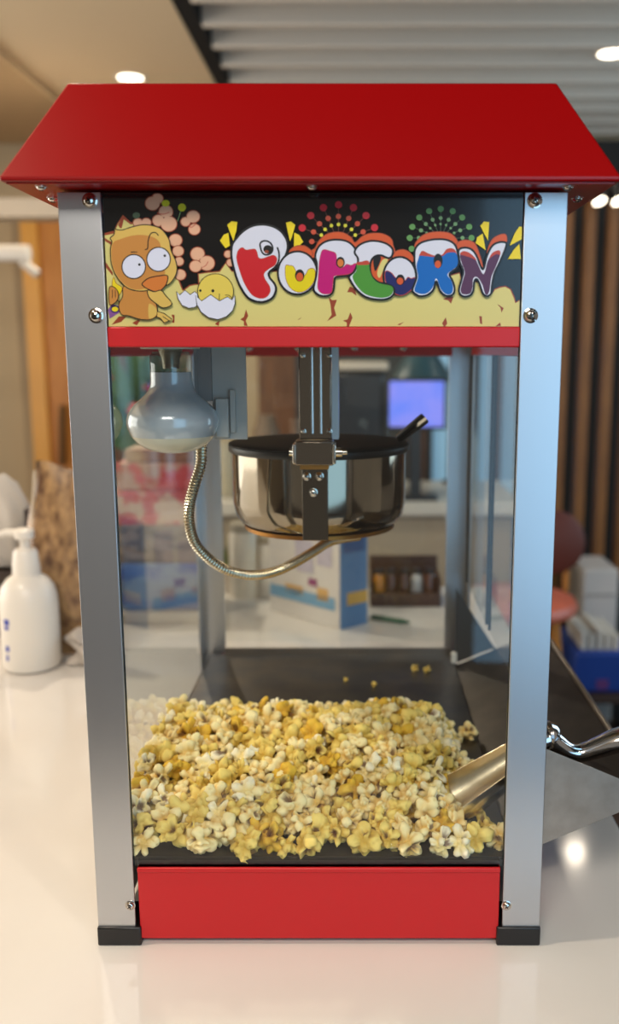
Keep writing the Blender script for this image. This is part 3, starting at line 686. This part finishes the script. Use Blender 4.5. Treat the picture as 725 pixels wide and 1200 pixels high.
def heap(x, y_):
    prof_ = np.interp(y_, [0, .02, .06, .12, .18, .22, .26, .31, .35], [.006, .017, .037, .050, .055, .051, .037, .010, -.03])
    lat = 1 + .10*smooth(-.10, -.16, x)*0 - smooth(.105, .168, x)*np.where(y_ < .05, .35, 1.0)*1.1
    dip = .020*np.exp(-(((x-.150)/.030)**2 + ((y_-.085)/.035)**2))
    bump = .006*np.sin(x*47+1)*np.sin(y_*38+2) + .003*np.sin(x*110)*np.sin(y_*90+1)
    return FLZ + prof_*lat - dip + bump - .004
# dart throwing near the surface
N_ = 60000
xs = rng.uniform(-.176, .166, N_); ys = rng.uniform(.0145, .33, N_); hs = heap(xs, ys); dep = rng.uniform(0, .034, N_)*np.where(rng.random(N_) < .55, .15, 1)
zs = hs - dep; ok = zs > FLZ+.0065
xs, ys, zs, dep = xs[ok], ys[ok], zs[ok], dep[ok]
order = np.argsort(dep + rng.uniform(0, .006, len(dep))); acc = []
arr = np.zeros((0, 3))
for i in order:
    p = np.array([xs[i], ys[i], zs[i]])
    if len(acc) == 0 or ((arr-p)**2).sum(1).min() > (.0160)**2:
        acc.append((dep[i], p)); arr = np.vstack([arr, p])
    if len(acc) > 1500: break
pos = np.array([a_[1] for a_ in acc]); dp = np.array([a_[0] for a_ in acc])
score = dp*1.0 + pos[:, 1]*.02
front = pos[:, 1] < .034                                # everything against the glass is in view
score = np.where(front, score*.2, score)
idx = np.argsort(score)
big = idx[:284]; rest = idx[284:]
seen = []
GRP = {'white': 'white popcorn pieces in the heap', 'cream': 'cream popcorn pieces in the heap', 'butter': 'butter-yellow popcorn pieces in the heap', 'gold': 'golden popcorn pieces in the heap'}
def euler(): return (rng.uniform(0, 6.28), rng.uniform(0, 6.28), rng.uniform(0, 6.28))
def place(p, s_=None, label=None, group=None, ki=None):
    tone, me = PMESH[ki if ki is not None else rng.integers(len(PMESH))]
    o = bpy.data.objects.new('popcorn_piece', me); C.objects.link(o); o.location = p; o.rotation_euler = euler()
    s_ = s_ or rng.uniform(.78, 1.15); o.scale = (s_, s_, s_)
    if label is None:
        near = p[1] < .040; back = p[1] > .17
        side = ['beside the left post', 'below the heat lamp', 'below the guard plate', 'below the conduit loop', 'below the kettle strap', 'below the right half of the kettle', 'below the lid handle', 'next to the scoop'][int(np.digitize(p[0], [-.142, -.092, -.062, -.034, .005, .05, .088]))]
        where = ('against the front glass ' if near else ('on the heap crest ' if back else ('high on the heap slope ' if p[1] > .10 else 'low on the heap slope '))) + side
        nm = {'white': 'white', 'cream': 'pale cream', 'butter': 'butter-yellow', 'gold': 'deep golden'}[tone]
        label = f'{nm} popcorn piece {where}'; group = f'{nm} popcorn {where}'
    tagp(o, label, 'popcorn', group); return o
for i in big: place(tuple(pos[i]))
# the pieces mostly hidden underneath: one mass
LV = [corn(300+i, TONES[i % len(TONES)], 3) for i in range(13)]
vv, ff, cc = [], [], []; base = 0
for i in rest:
    v, f, col, _ = LV[rng.integers(len(LV))]
    R_ = np.array(Matrix.Rotation(rng.uniform(0, 6.28), 3, 'X') @ Matrix.Rotation(rng.uniform(0, 6.28), 3, 'Z'))
    q = (v*PR*1.15*rng.uniform(.8, 1.1)) @ R_.T + pos[i]; q[:, 2] = np.maximum(q[:, 2], FLZ+.0004); q[:, 1] = np.maximum(q[:, 1], .0045); q[:, 0] = np.maximum(q[:, 0], -.1855)
    vv.append(q); ff.append(f+base); cc.append(col); base += len(v)
me = np_mesh('popcorn_underneath', np.vstack(vv), np.vstack(ff), np.vstack(cc), PM)
o = bpy.data.objects.new('popcorn_heap', me); C.objects.link(o)
tagp(o, 'popcorn pieces lying deeper in the heap between the top ones', 'popcorn', kind='stuff')
# strays on the tray
for (px, py, s_, lab) in [(486, 783, .42, 'tiny stray popcorn piece by the rear right post, left of its neighbour'), (500, 785, .42, 'tiny stray popcorn piece right at the foot of the rear right post'),
                         (438, 802, .30, 'popcorn crumb alone on the dark tray behind the heap'), (405, 796, .26, 'smallest popcorn crumb on the dark tray behind the heap'),
                         (548, 858, .8, 'stray popcorn piece at the right end of the crest, near the chute')]:
    p = atz(px, py, FLZ+.009*s_*.9); place(tuple(p), s_, lab, None, 8 if s_ < .5 else 4)

# ------------------------------------------------------------------ scoop
sco = empty('popcorn_scoop', (.215, .07, .15), 'cast aluminium popcorn scoop lying half in the heap, handle out over the chute', 'scoop')
A0 = Vector((.205, .074, .150)); B0 = Vector((.134, .064, .108)); ax = (B0-A0).normalized()
sd = ax.cross(Vector((0, 0, 1))).normalized(); upv = sd.cross(ax).normalized()
if upv.z < 0: upv = -upv
mb = MB(); nA, nL = 16, 10; vs = []
def bowl(off):
    out = []
    for i in range(nL+1):
        u = i/nL; c = A0.lerp(B0, u); Rr = (.022+.010*u) - off
        for k_ in range(nA+1):
            t_ = math.pi*(k_/nA); lip = .012*math.sin(t_)*u if i == nL else 0
            out.append(c + sd*math.cos(t_)*Rr - upv*math.sin(t_)*Rr*.95 + upv*.012 + ax*lip)
    return out
o1, o2 = bowl(0), bowl(.0013); n1 = len(o1); vs = o1+o2; fs = []
for i in range(nL):
    for k_ in range(nA):
        a_ = i*(nA+1)+k_; fs.append((a_, a_+1, a_+nA+2, a_+nA+1)); fs.append((n1+a_, n1+a_+nA+1, n1+a_+nA+2, n1+a_+1))
for i in range(nL):
    for k_ in (0, nA): a_ = i*(nA+1)+k_; fs.append((a_, a_+nA+1, n1+a_+nA+1, n1+a_))
for k_ in range(nA):
    for i in (0, nL): a_ = i*(nA+1)+k_; fs.append((a_, a_+1, n1+a_+1, n1+a_))
fs.append(tuple(range(nA+1)))
scm = mat('cast aluminium', (222, 222, 224), .14, 1)
MB().add(vs, fs).build('scoop_bowl', mat('scoop bowl aluminium', (226, 214, 188), .24, 1), sco, smooth=True)
hp = [A0+Vector((-.004, 0, .004)), Vector((.2165, .079, .1655)), at(650, 870, .08), at(664, 879, .08), at(680, 882, .08), at(700, 876, .078), at(722, 868, .076), at(745, 864, .074), at(775, 864, .072), at(800, 870, .07)]
hr = [.0125, .0135, .0125, .0105, .0100, .0115, .0135, .0145, .0145, .008]
hs_ = spline(hp, 7); rs_ = [v.x for v in spline([(r, 0, 0) for r in hr], 7)]
MB().tube(hs_, rs_, 18, flatten=.85).build('scoop_handle', scm, sco, smooth=True)
for off in (-.35, .35):
    MB().tube([q + Vector((0, -r*.72, r*(off+.35))) for q, r in zip(hs_[14:], rs_[14:])], .0012, 8).build('handle_ridge', scm, sco, smooth=True)
MB().tube([hs_[i] for i in range(7, 12)], [.0145, .0158, .0150, .0140, .0125], 16).build('collar', scm, sco, smooth=True)

# ------------------------------------------------------------------ things around on the counter
whitep = mat('white plastic', (232, 226, 216), .32)
bc = Vector((-.523, .735, 0))
bt = empty('pump_bottle', bc, 'white plastic pump bottle with blue label marks on the counter left of the machine', 'bottle')
MB().lathe([(0, .001), (.040, .001), (.046, .004), (.048, .012), (.048, .105), (.047, .125), (.043, .142), (.034, .155), (.024, .162), (.022, .164)], bc, 48).build('body', whitep, bt, smooth=True)
MB().lathe([(.0225, .163), (.0225, .176), (.020, .200), (.017, .206), (.010, .207)], bc, 32).build('collar', whitep, bt, smooth=True)
MB().lathe([(.008, .205), (.008, .222), (.014, .224), (.016, .226), (.016, .238), (.012, .241), (0, .242)], bc, 24).tube([bc+Vector((0, 0, .234)), bc+Vector((-.03, 0, .234)), bc+Vector((-.052, -.004, .228))], [.007, .006, .0045], 12).build('pump_head', whitep, bt, smooth=True)
for z0, z1, t0, t1 in ((.086, .096, -.62, -.38), (.078, .084, -.62, -.42), (.040, .050, -.62, -.45), (.024, .034, -.62, -.50)):
    mb = MB(); n = 5; vs = []
    for i in range(n+1):
        t_ = t0+(t1-t0)*i/n; r = .0484
        for z_ in (z0, z1): vs.append(bc + Vector((r*math.sin(t_), -r*math.cos(t_), z_)))
    mb.add(vs, [(2*i, 2*i+2, 2*i+3, 2*i+1) for i in range(n)]); mb.build('label_mark', mat('blue ink', (20, 50, 170), .4), bt)

def pillow(name, c, w_, h, d, m_, parent=None, lean=0, wob=.1, seed=1):
    r_ = random.Random(seed); nx, nz = 14, 18; vs = []
    for side in (-1, 1):
        for j in range(nz+1):
            for i in range(nx+1):
                u, v = i/nx, j/nz
                b_ = (math.sin(math.pi*u)**.6)*(math.sin(math.pi*min(1, v*.93+.07))**.5)
                wv = 1 + wob*math.sin(v*9+seed)*.3
                vs.append(Vector(c) + Vector(((u-.5)*w_*wv + .012*math.sin(v*7+seed), side*d/2*b_*(1+wob*math.sin(u*11+v*13)) + lean*v*h, v*h + .008*math.sin(u*8+seed)*v)))
    n = (nx+1)*(nz+1); fs = []
    for s_ in (0, 1):
        for j in range(nz):
            for i in range(nx):
                a_ = s_*n+j*(nx+1)+i; fs.append((a_, a_+1, a_+nx+2, a_+nx+1))
    for j in range(nz):
        for i in (0, nx): a_ = j*(nx+1)+i; fs.append((a_, a_+nx+1, n+a_+nx+1, n+a_))
    for i in range(nx):
        for j in (0, nz): a_ = j*(nx+1)+i; fs.append((a_, a_+1, n+a_+1, n+a_))
    return MB().add(vs, fs).build(name, m_, parent, smooth=True, origin=c if parent is None else None)
bagm = mat('tan flecked contents', (176, 140, 96), .4, coat=.6, noise=((96, 66, 44), 55, (1, 1, .6), .38, .66), bump=.6, bscale=120)
o = pillow('snack_bag', (-.468, .80, 0.004), .135, .335, .05, bagm, lean=.03, wob=.1); tagp(o, 'tall clear bag of tan flecked snacks standing between the bottle and the machine', 'bag')
seam = MB().tube([Vector((-.535, .80, .02)), Vector((-.541, .80, .17)), Vector((-.522, .80, .33))], .0025, 8).build('bag_seam', mat('clear film seam', (205, 190, 165), .3), o)
o = pillow('paper_packet', (-.63, .93, .13), .07, .17, .03, mat('white crinkled paper', (190, 184, 176), .7), lean=.0, wob=.3, seed=3)
tagp(o, 'white crinkled paper packet sticking up behind the pump bottle', 'packet')
o = MB().lathe([(0, 0), (.034, 0), (.038, .01), (.042, .125), (.044, .13), (.040, .13), (.036, .02), (0, .015)], (-.63, .93, 0), 28).build('dark_cup', mat('espresso brown cup', (52, 40, 36), .4), smooth=True, origin=(-.63, .93, 0))
tagp(o, 'dark brown cup behind the pump bottle, holding the white packet', 'cup')
o = MB().box(-.585, -.553, .90, .94, 0, .245).build('dark_carton', mat('charcoal card', (58, 48, 46), .5), origin=(-.57, .92, 0), bevel=.002)
tagp(o, 'narrow charcoal carton between the white packet and the tan snack bag', 'carton')
o = pillow('folded_cloth', (-.425, .74, .003), .07, .055, .05, mat('grey wipe', (190, 180, 170), .6), lean=.2, wob=.3, seed=5)
tagp(o, 'small crumpled grey-white cloth at the foot of the tan snack bag', 'cloth')

# stack of packets seen through the left pane
def stack_box(x0, x1, y0, y1, z0, z1, name, base_rgb, rgb2, label, cat, sc_=9, bevel=.004, st=(1, 1, 1), lo=.45, hi=.55):
    m_ = mat(name + ' print', base_rgb, .4, noise=(rgb2, sc_, st, lo, hi))
    o = MB().box(x0, x1, y0, y1, z0, z1).build(name, m_, bevel=bevel, origin=((x0+x1)/2, (y0+y1)/2, z0)); tagp(o, label, cat); return o
stack_box(-.46, -.25, .98, 1.10, 0, .022, 'tray', (222, 214, 200), (212, 204, 190), 'white tray under the blue packet behind the left pane', 'tray', 3)
stack_box(-.45, -.26, 1.00, 1.09, .022, .118, 'snack_packet', (120, 150, 190), (60, 100, 180), 'blue printed packet at the bottom of the stack behind the left pane', 'packet', 16, st=(.6, 1, 1.6))
stack_box(-.455, -.245, 1.00, 1.10, .118, .195, 'storage_box', (92, 84, 82), (140, 128, 120), 'dark grey box in the middle of the stack behind the left pane', 'box', 24, st=(1, 1, 2))
stack_box(-.45, -.27, 1.00, 1.09, .195, .262, 'snack_packet', (206, 90, 96), (214, 190, 170), 'red and cream printed packet above the dark grey box', 'packet', 22)
stack_box(-.44, -.27, 1.01, 1.09, .262, .318, 'snack_packet', (196, 160, 140), (206, 70, 80), 'pale red-flecked packet near the top of the stack', 'packet', 18)
stack_box(-.42, -.28, 1.01, 1.09, .318, .346, 'snack_packet', (190, 160, 130), (150, 100, 80), 'tan flat packet on the very top of the stack', 'packet', 14)
o = pillow('yellow_packet', (at(212, 545, 1.12).x, 1.13, .28), .07, .07, .03, mat('yellow film', (240, 176, 20), .4), seed=6)
tagp(o, 'bright yellow packet peeking out behind the top of the stack', 'packet')
o = MB().box(at(190, 560, 1.12).x, at(245, 560, 1.12).x, 1.105, 1.16, 0, .285).build('storage_box', mat('kraft card', (170, 140, 110), .6), bevel=.003, origin=(-.22, 1.13, 0))
tagp(o, 'kraft cardboard box carrying the bright yellow packet', 'box')

# white display box with blue side
c0, cl_, cr_ = Vector((-.0005, .941, 0)), Vector((-.150, 1.075, 0)), Vector((.052, .985, 0))
bx = empty('printed_box', c0, 'white printed box with a blue side standing behind the kettle', 'box')
H_ = .215; far = cl_ + (cr_-c0)
MB().prism([c0, cr_, far, cl_], (0, 0, H_)).build('carton', mat('white card', (226, 222, 216), .4), bx, bevel=.002)
e1 = (cl_-c0); n1v = Vector((e1.y, -e1.x, 0)).normalized()*-1
if n1v.y > 0: n1v = -n1v
mb = MB()
def facepatch(mb, o_, e, n_, u0, u1, z0, z1, mi):
    q = n_*.0012; mb.add([o_+e*u0+q+Vector((0, 0, z0)), o_+e*u1+q+Vector((0, 0, z0)), o_+e*u1+q+Vector((0, 0, z1)), o_+e*u0+q+Vector((0, 0, z1))], [(0, 1, 2, 3)], mi)
for u0, u1, z0, z1, mi in ((.06, .98, .035, .060, 0), (.15, .3, .05, .075, 1), (.35, .6, .10, .165, 2), (.5, .75, .05, .068, 1), (.1, .3, .12, .19, 2), (.30, .42, .075, .09, 3)):
    facepatch(mb, c0, e1, n1v, u0, u1, z0, z1, mi)
mb.build('front_print', [flat('box blue', (120, 170, 205)), flat('box tan', (222, 178, 110)), flat('box mauve', (196, 190, 205)), flat('box plum', (150, 70, 120))], bx)
e2 = (cr_-c0); n2 = Vector((e2.y, -e2.x, 0)).normalized()
if n2.y > 0: n2 = -n2
mb = MB()
for u0, u1, z0, z1, mi in ((.0, 1, .0, .215, 0), (.25, 1, .045, .07, 1), (.1, .9, .15, .2, 2)): 
    q = n2*(.0004+.0004*mi); facepatch(mb, c0+q, e2, n2, u0, u1, z0, z1, mi)
mb.build('side_print', [flat('side blue', (92, 140, 188)), flat('side gold', (224, 176, 84)), flat('side dark', (70, 100, 150))], bx)

# brown crate of jars
cr = MB().box(.06, .21, 1.10, 1.2, 0, .012).box(.06, .064, 1.10, 1.2, .012, .06).box(.206, .21, 1.10, 1.2, .012, .06).box(.06, .21, 1.196, 1.2, .012, .09).box(.06, .21, 1.10, 1.104, .012, .03).build('wooden_crate', mat('dark crate wood', (84, 52, 34), .5), origin=(.13, 1.15, 0), bevel=.001)
tagp(cr, 'low dark brown crate holding amber jars on the counter behind the machine', 'crate')
amber = mat('amber contents', (236, 150, 24), .25, coat=.6); jarb = mat('brown jar', (104, 58, 26), .2, coat=.6); jarw = mat('clear pale jar', (214, 206, 196), .2, coat=.5); dk = mat('dark jar lid', (40, 28, 22), .4)
for i, (x, m_, nm) in enumerate([(.080, amber, 'brightest amber jar, first from the printed box'), (.106, jarb, 'brown amber jar between the bright jar and the pale jar'), (.134, jarb, 'brown jar just left of the pale jar'), (.160, jarw, 'pale clear jar'), (.188, jarb, 'brown jar at the end beside the rear right post')]):
    t = MB().lathe([(0, .013), (.0115, .013), (.0125, .018), (.0125, .058), (.009, .064), (.009, .066)], (x, 1.13, 0), 20).build('jar', m_, smooth=True, origin=(x, 1.13, .013))
    tagp(t, nm + ' in the dark crate', 'jar', 'jars in the dark crate')
    MB().lathe([(.0105, .066), (.0105, .076), (0, .077)], (x, 1.13, 0), 20).build('lid', dk, t, smooth=True)
p, q = atz(436, 723, .005), atz(480, 729, .005)
o = MB().tube([p, p.lerp(q, .8), q], [.0048, .0048, .0015], 10).build('marker_pen', mat('green pen', (20, 96, 60), .35), smooth=True, origin=p); tagp(o, 'green marker pen lying on the counter beside the printed box', 'pen')
MB().tube([p, p.lerp(q, .3)], .0056, 10).build('cap', mat('green pen cap', (14, 70, 46), .35), o, smooth=True)

# white canister cluster with greens behind
for i, (px, r, h, Y, rgb, lab) in enumerate([(286, .03, .16, 1.18, (226, 216, 196), 'cream canister standing behind the conduit loop, nearest the rear left post'), (316, .026, .13, 1.2, (232, 228, 220), 'white canister standing behind the conduit loop beside the printed box')]):
    x = at(px, 700, Y).x
    o = MB().lathe([(0, 0), (r*.9, 0), (r, .006), (r, h-.02), (r*.8, h-.012), (r*.8, h-.01)], (x, Y, 0), 28).build('canister', mat('canister %d' % i, rgb, .35), smooth=True, origin=(x, Y, 0)); tagp(o, lab, 'canister')
    MB().lathe([(r*.9, h-.012), (r*.92, h+.004), (r*.8, h+.008), (0, h+.008)], (x, Y, 0), 28).build('lid', mat('canister lid %d' % i, (170, 160, 140), .4), o, smooth=True)
def leafy(name, c, R_, H_, n, rgb, label, flowers=None, seed=0, pot=(200, 190, 175), potr=.035, poth=.06):
    r_ = random.Random(seed); t = empty(name, c, label, 'plant')
    MB().lathe([(0, 0), (potr*.75, 0), (potr, poth), (potr*.9, poth), (potr*.85, poth-.01), (0, poth-.01)], c, 24).build('pot', mat(name+' pot', pot, .5), t, smooth=True)
    mb = MB(); fb = MB()
    for i in range(n):
        an = r_.uniform(0, 6.28); el = r_.uniform(.3, 1.4); L_ = H_*r_.uniform(.5, 1)
        tip = Vector(c) + Vector((0, 0, poth)) + Vector((math.cos(an)*math.cos(el)*R_*1.2, math.sin(an)*math.cos(el)*R_*1.2, math.sin(el)*L_))
        b0 = Vector(c)+Vector((0, 0, poth-.01)); mid = b0.lerp(tip, .6)+Vector((0, 0, .02)); sd_ = (tip-b0).cross(Vector((r_.uniform(-1, 1), r_.uniform(-1, 1), .3))).normalized()*R_*.16
        mb.add([b0, mid-sd_, tip, mid+sd_, mid+Vector((0, 0, .006))], [(0, 1, 4), (1, 2, 4), (2, 3, 4), (3, 0, 4)])
        if flowers and i % 4 == 0: fb.lathe([(0, -.012), (.016, -.006), (.02, .004), (.008, .01), (0, .008)], tip, 10)
    mb.build('leaves', mat(name+' leaf', rgb, .5), t)
    if flowers: fb.build('blossoms', mat(name+' flower', flowers, .5), t, smooth=True)
    return t
leafy('potted_plant', (at(268, 650, 1.22).x, 1.225, 0), .04, .09, 26, (110, 124, 60), 'small green potted plant behind the rear left post', seed=3, potr=.02, poth=.05)
leafy('flowering_plant', (at(168, 480, 2.7).x, 2.7, 0), .22, .55, 60, (84, 124, 78), 'green plant with red blossoms on the back bar behind the bulb', flowers=(214, 50, 50), seed=8, potr=.08, poth=.14)

# back bar appliances
def bb(px0, px1, py0, py1, Y, d): 
    a_, b_ = at(px0, py1, Y), at(px1, py0, Y); return a_.x, b_.x, Y, Y+d, a_.z, b_.z
x0, x1, *_ , z1 = bb(388, 452, 424, 560, 2.55, .3)
cm = empty('coffee_machine', ((x0+x1)/2, 2.7, 0), 'bulky black coffee machine with a pale top on the back bar behind the kettle', 'coffee machine')
MB().box(x0, x1, 2.55, 2.85, .001, z1-.03).build('body', mat('black enamel', (26, 28, 32), .35), cm, bevel=.02)
MB().box(x0-.01, x1+.01, 2.54, 2.86, z1-.03, z1).build('top_tray', mat('pale top', (214, 200, 180), .4), cm, bevel=.006)
MB().tube([(x0+.06, 2.54, .16), (x0+.06, 2.50, .14), (x0+.06, 2.44, .14)], .016, 10).build('group_handle', M['blackp'], cm, smooth=True)
MB().box(x0+.02, x1-.02, 2.46, 2.56, .001, .03).build('drip_tray', M['steel'], cm)
x0, x1, *_ , z1 = bb(456, 520, 447, 500, 2.5, .1); z0 = at(460, 500, 2.5).z
tv = empty('display_screen', ((x0+x1)/2, 2.52, 0), 'lit blue-violet display screen on the back bar right of the coffee machine', 'screen')
scrm = mat('lit screen', (90, 110, 220), .3, emit=(96, 120, 225), emit_s=.9, noise=((150, 130, 210), 8, (1, 1, 1), .4, .6))
MB().box(x0-.01, x1+.01, 2.505, 2.53, z0-.012, z1+.012).build('bezel', M['blackp'], tv, bevel=.004)
MB().box(x0, x1, 2.500, 2.5045, z0, z1).build('screen_face', scrm, tv)
MB().box((x0+x1)/2-.02, (x0+x1)/2+.02, 2.51, 2.53, .01, z0).box((x0+x1)/2-.08, (x0+x1)/2+.08, 2.47, 2.58, .0, .012).build('stand', M['blackp'], tv)
# teal pendant shade
p = at(494, 448, 2.93)
pl = empty('desk_lamp', (p.x, p.y, 0), 'dark teal cone-shaded lamp standing on the back bar behind the display screen', 'lamp')
MB().lathe([(.03, .14), (.05, .13), (.14, 0), (.135, 0), (.045, .12), (.03, .13)], p, 32).build('shade', mat('teal enamel', (46, 84, 96), .35), pl, smooth=True)
MB().tube([Vector((p.x+.16, p.y, .012)), Vector((p.x+.16, p.y, p.z+.16)), p+Vector((.08, 0, .19)), p+Vector((0, 0, .13))], .006, 8).build('arm', M['blackp'], pl)
MB().lathe([(0, .001), (.07, .001), (.07, .012), (0, .016)], (p.x+.16, p.y, 0), 24).build('base', M['blackp'], pl, smooth=True)
# other bar stuff
for i, (px, w_, h, rgb, lab) in enumerate([(312, .10, .30, (120, 96, 70), 'tall brown canister on the back bar seen left of the hanger'), (262, .09, .20, (190, 178, 150), 'cream storage jar on the back bar behind the guard plate'), (545, .09, .26, (170, 176, 172), 'pale grey jug on the back bar behind the rear right post')]):
    x = at(px, 560, 2.6).x
    o = MB().lathe([(0, .001), (w_*.45, .001), (w_*.5, .02), (w_*.5, h*.8), (w_*.35, h*.92), (w_*.35, h), (0, h)], (x, 2.62, 0), 24).build('storage_jar', mat('bar jar %d' % i, rgb, .4), smooth=True, origin=(x, 2.62, 0)); tagp(o, lab, 'jar')

# chair
CYR = 2.0
ch = empty('cafe_chair', (.68, CYR+.2, FZ), 'terracotta seated chair with an oval dark red back, right of the machine', 'chair')
a, b = at(600, 738, CYR), at(697, 700, CYR)
sz = a.z; 
tc_ = mat('terracotta leather', (206, 108, 84), .45); bk = mat('dark red back', (92, 36, 20), .6)
MB().lathe([(0, 0), (.18, 0), (.205, .012), (.21, .03), (.20, .048), (.15, .056), (0, .058)], (.565, CYR+.21, sz), 40).build('seat', tc_, ch, smooth=True)
bc_ = at(647, 635, CYR+.42)
MB().lathe([(0, 0), (.10, .002), (.115, .012), (.10, .022), (0, .028)], bc_, 32, axis=(0, -1, .15)).build('backrest', bk, ch, smooth=True)
for dx, dy in ((-.13, .06), (.13, .06), (-.13, .34), (.13, .34)):
    top = Vector((.565+dx*.8, CYR+dy, sz+.005)); bot = Vector((.565+dx*1.25, CYR+.2+(dy-.2)*1.3, FZ))
    MB().tube([bot, top], [.012, .018], 12).build('leg', wood, ch, smooth=True)
for dx in (-.05, .05):
    MB().tube([(bc_.x+dx, CYR+.40, sz+.02), (bc_.x+dx, bc_.y-.01, bc_.z)], .012, 10).build('back_post', wood, ch, smooth=True)

# white bin box + blue crate
BYR = 2.25
def pb(px0, px1, py0, py1, Y): 
    a_, b_ = at(px0, py1, Y), at(px1, py0, Y); return a_.x, b_.x, a_.z, b_.z
x0, x1, z0, z1 = pb(682, 722, 737, 800, BYR)
xr = at(728, 770, BYR).x; zt = at(700, 737, BYR).z
zc_ = at(700, 812, BYR).z
bl = empty('blue_crate', ((x0+xr)/2, BYR+.15, zc_), 'blue plastic crate full of white papers on a low dark bench behind the chair', 'crate')
bn = MB().box(x0-.035, xr+.12, BYR-.03, BYR+.33, zc_-.03, zc_).build('low_bench', mat('dark bench wood', (58, 40, 30), .5), origin=((x0+xr)/2, BYR+.15, FZ), bevel=.003)
tagp(bn, 'low dark wooden bench under the blue crate', 'bench')
for xa in (x0-.03, xr+.08): MB().box(xa, xa+.03, BYR-.02, BYR+.32, FZ, zc_-.03).build('leg', mat('bench leg', (46, 32, 24), .5), bn)
zb = at(700, 765, BYR).z
MB().box(x0-.03, xr+.05, BYR, BYR+.3, zc_, zb).build('crate_body', mat('blue plastic', (18, 58, 140), .45), bl, bevel=.01)
pp_ = MB(); r_ = random.Random(4)
for i in range(5):
    xx = x0 + i*.028; pp_.box(xx, xx+.018, BYR+.03, BYR+.25, zb-.1, zb+.05+r_.uniform(0, .05))
pp_.build('papers', mat('loose paper', (214, 206, 194), .7), bl)
MB().box(x0+.05, x0+.09, BYR-.004, BYR, zc_+.015, zc_+.05).build('crate_mark', mat('violet mark', (96, 50, 110), .5), bl)
x0, x1, z0, z1 = pb(681, 722, 668, 737, BYR+.35)
wb = MB().box(x0, x1+.01, BYR+.35, BYR+.6, FZ, z1).build('white_cabinet', mat('white laminate', (206, 196, 188), .5), bevel=.006, origin=(x0, BYR+.4, FZ))
tagp(wb, 'white box-shaped cabinet standing behind the blue crate', 'cabinet')
MB().box(x0+.01, x1, BYR+.345, BYR+.35, z1-.10, z1-.095).build('lid_seam', mat('seam grey', (150, 142, 136), .6), wb)
x2 = x1+.02
o = MB().box(x2, x2+.3, BYR+.4, BYR+.7, FZ, z1-.12).build('black_cabinet', mat('black laminate', (24, 22, 22), .5), bevel=.004, origin=(x2, BYR+.4, FZ)); tagp(o, 'black cabinet edge beside the white box-shaped cabinet', 'cabinet')
MB().box(x2+.02, x2+.28, BYR+.396, BYR+.4, z1-.16, z1-.155).build('drawer_gap', M['steel'], o)
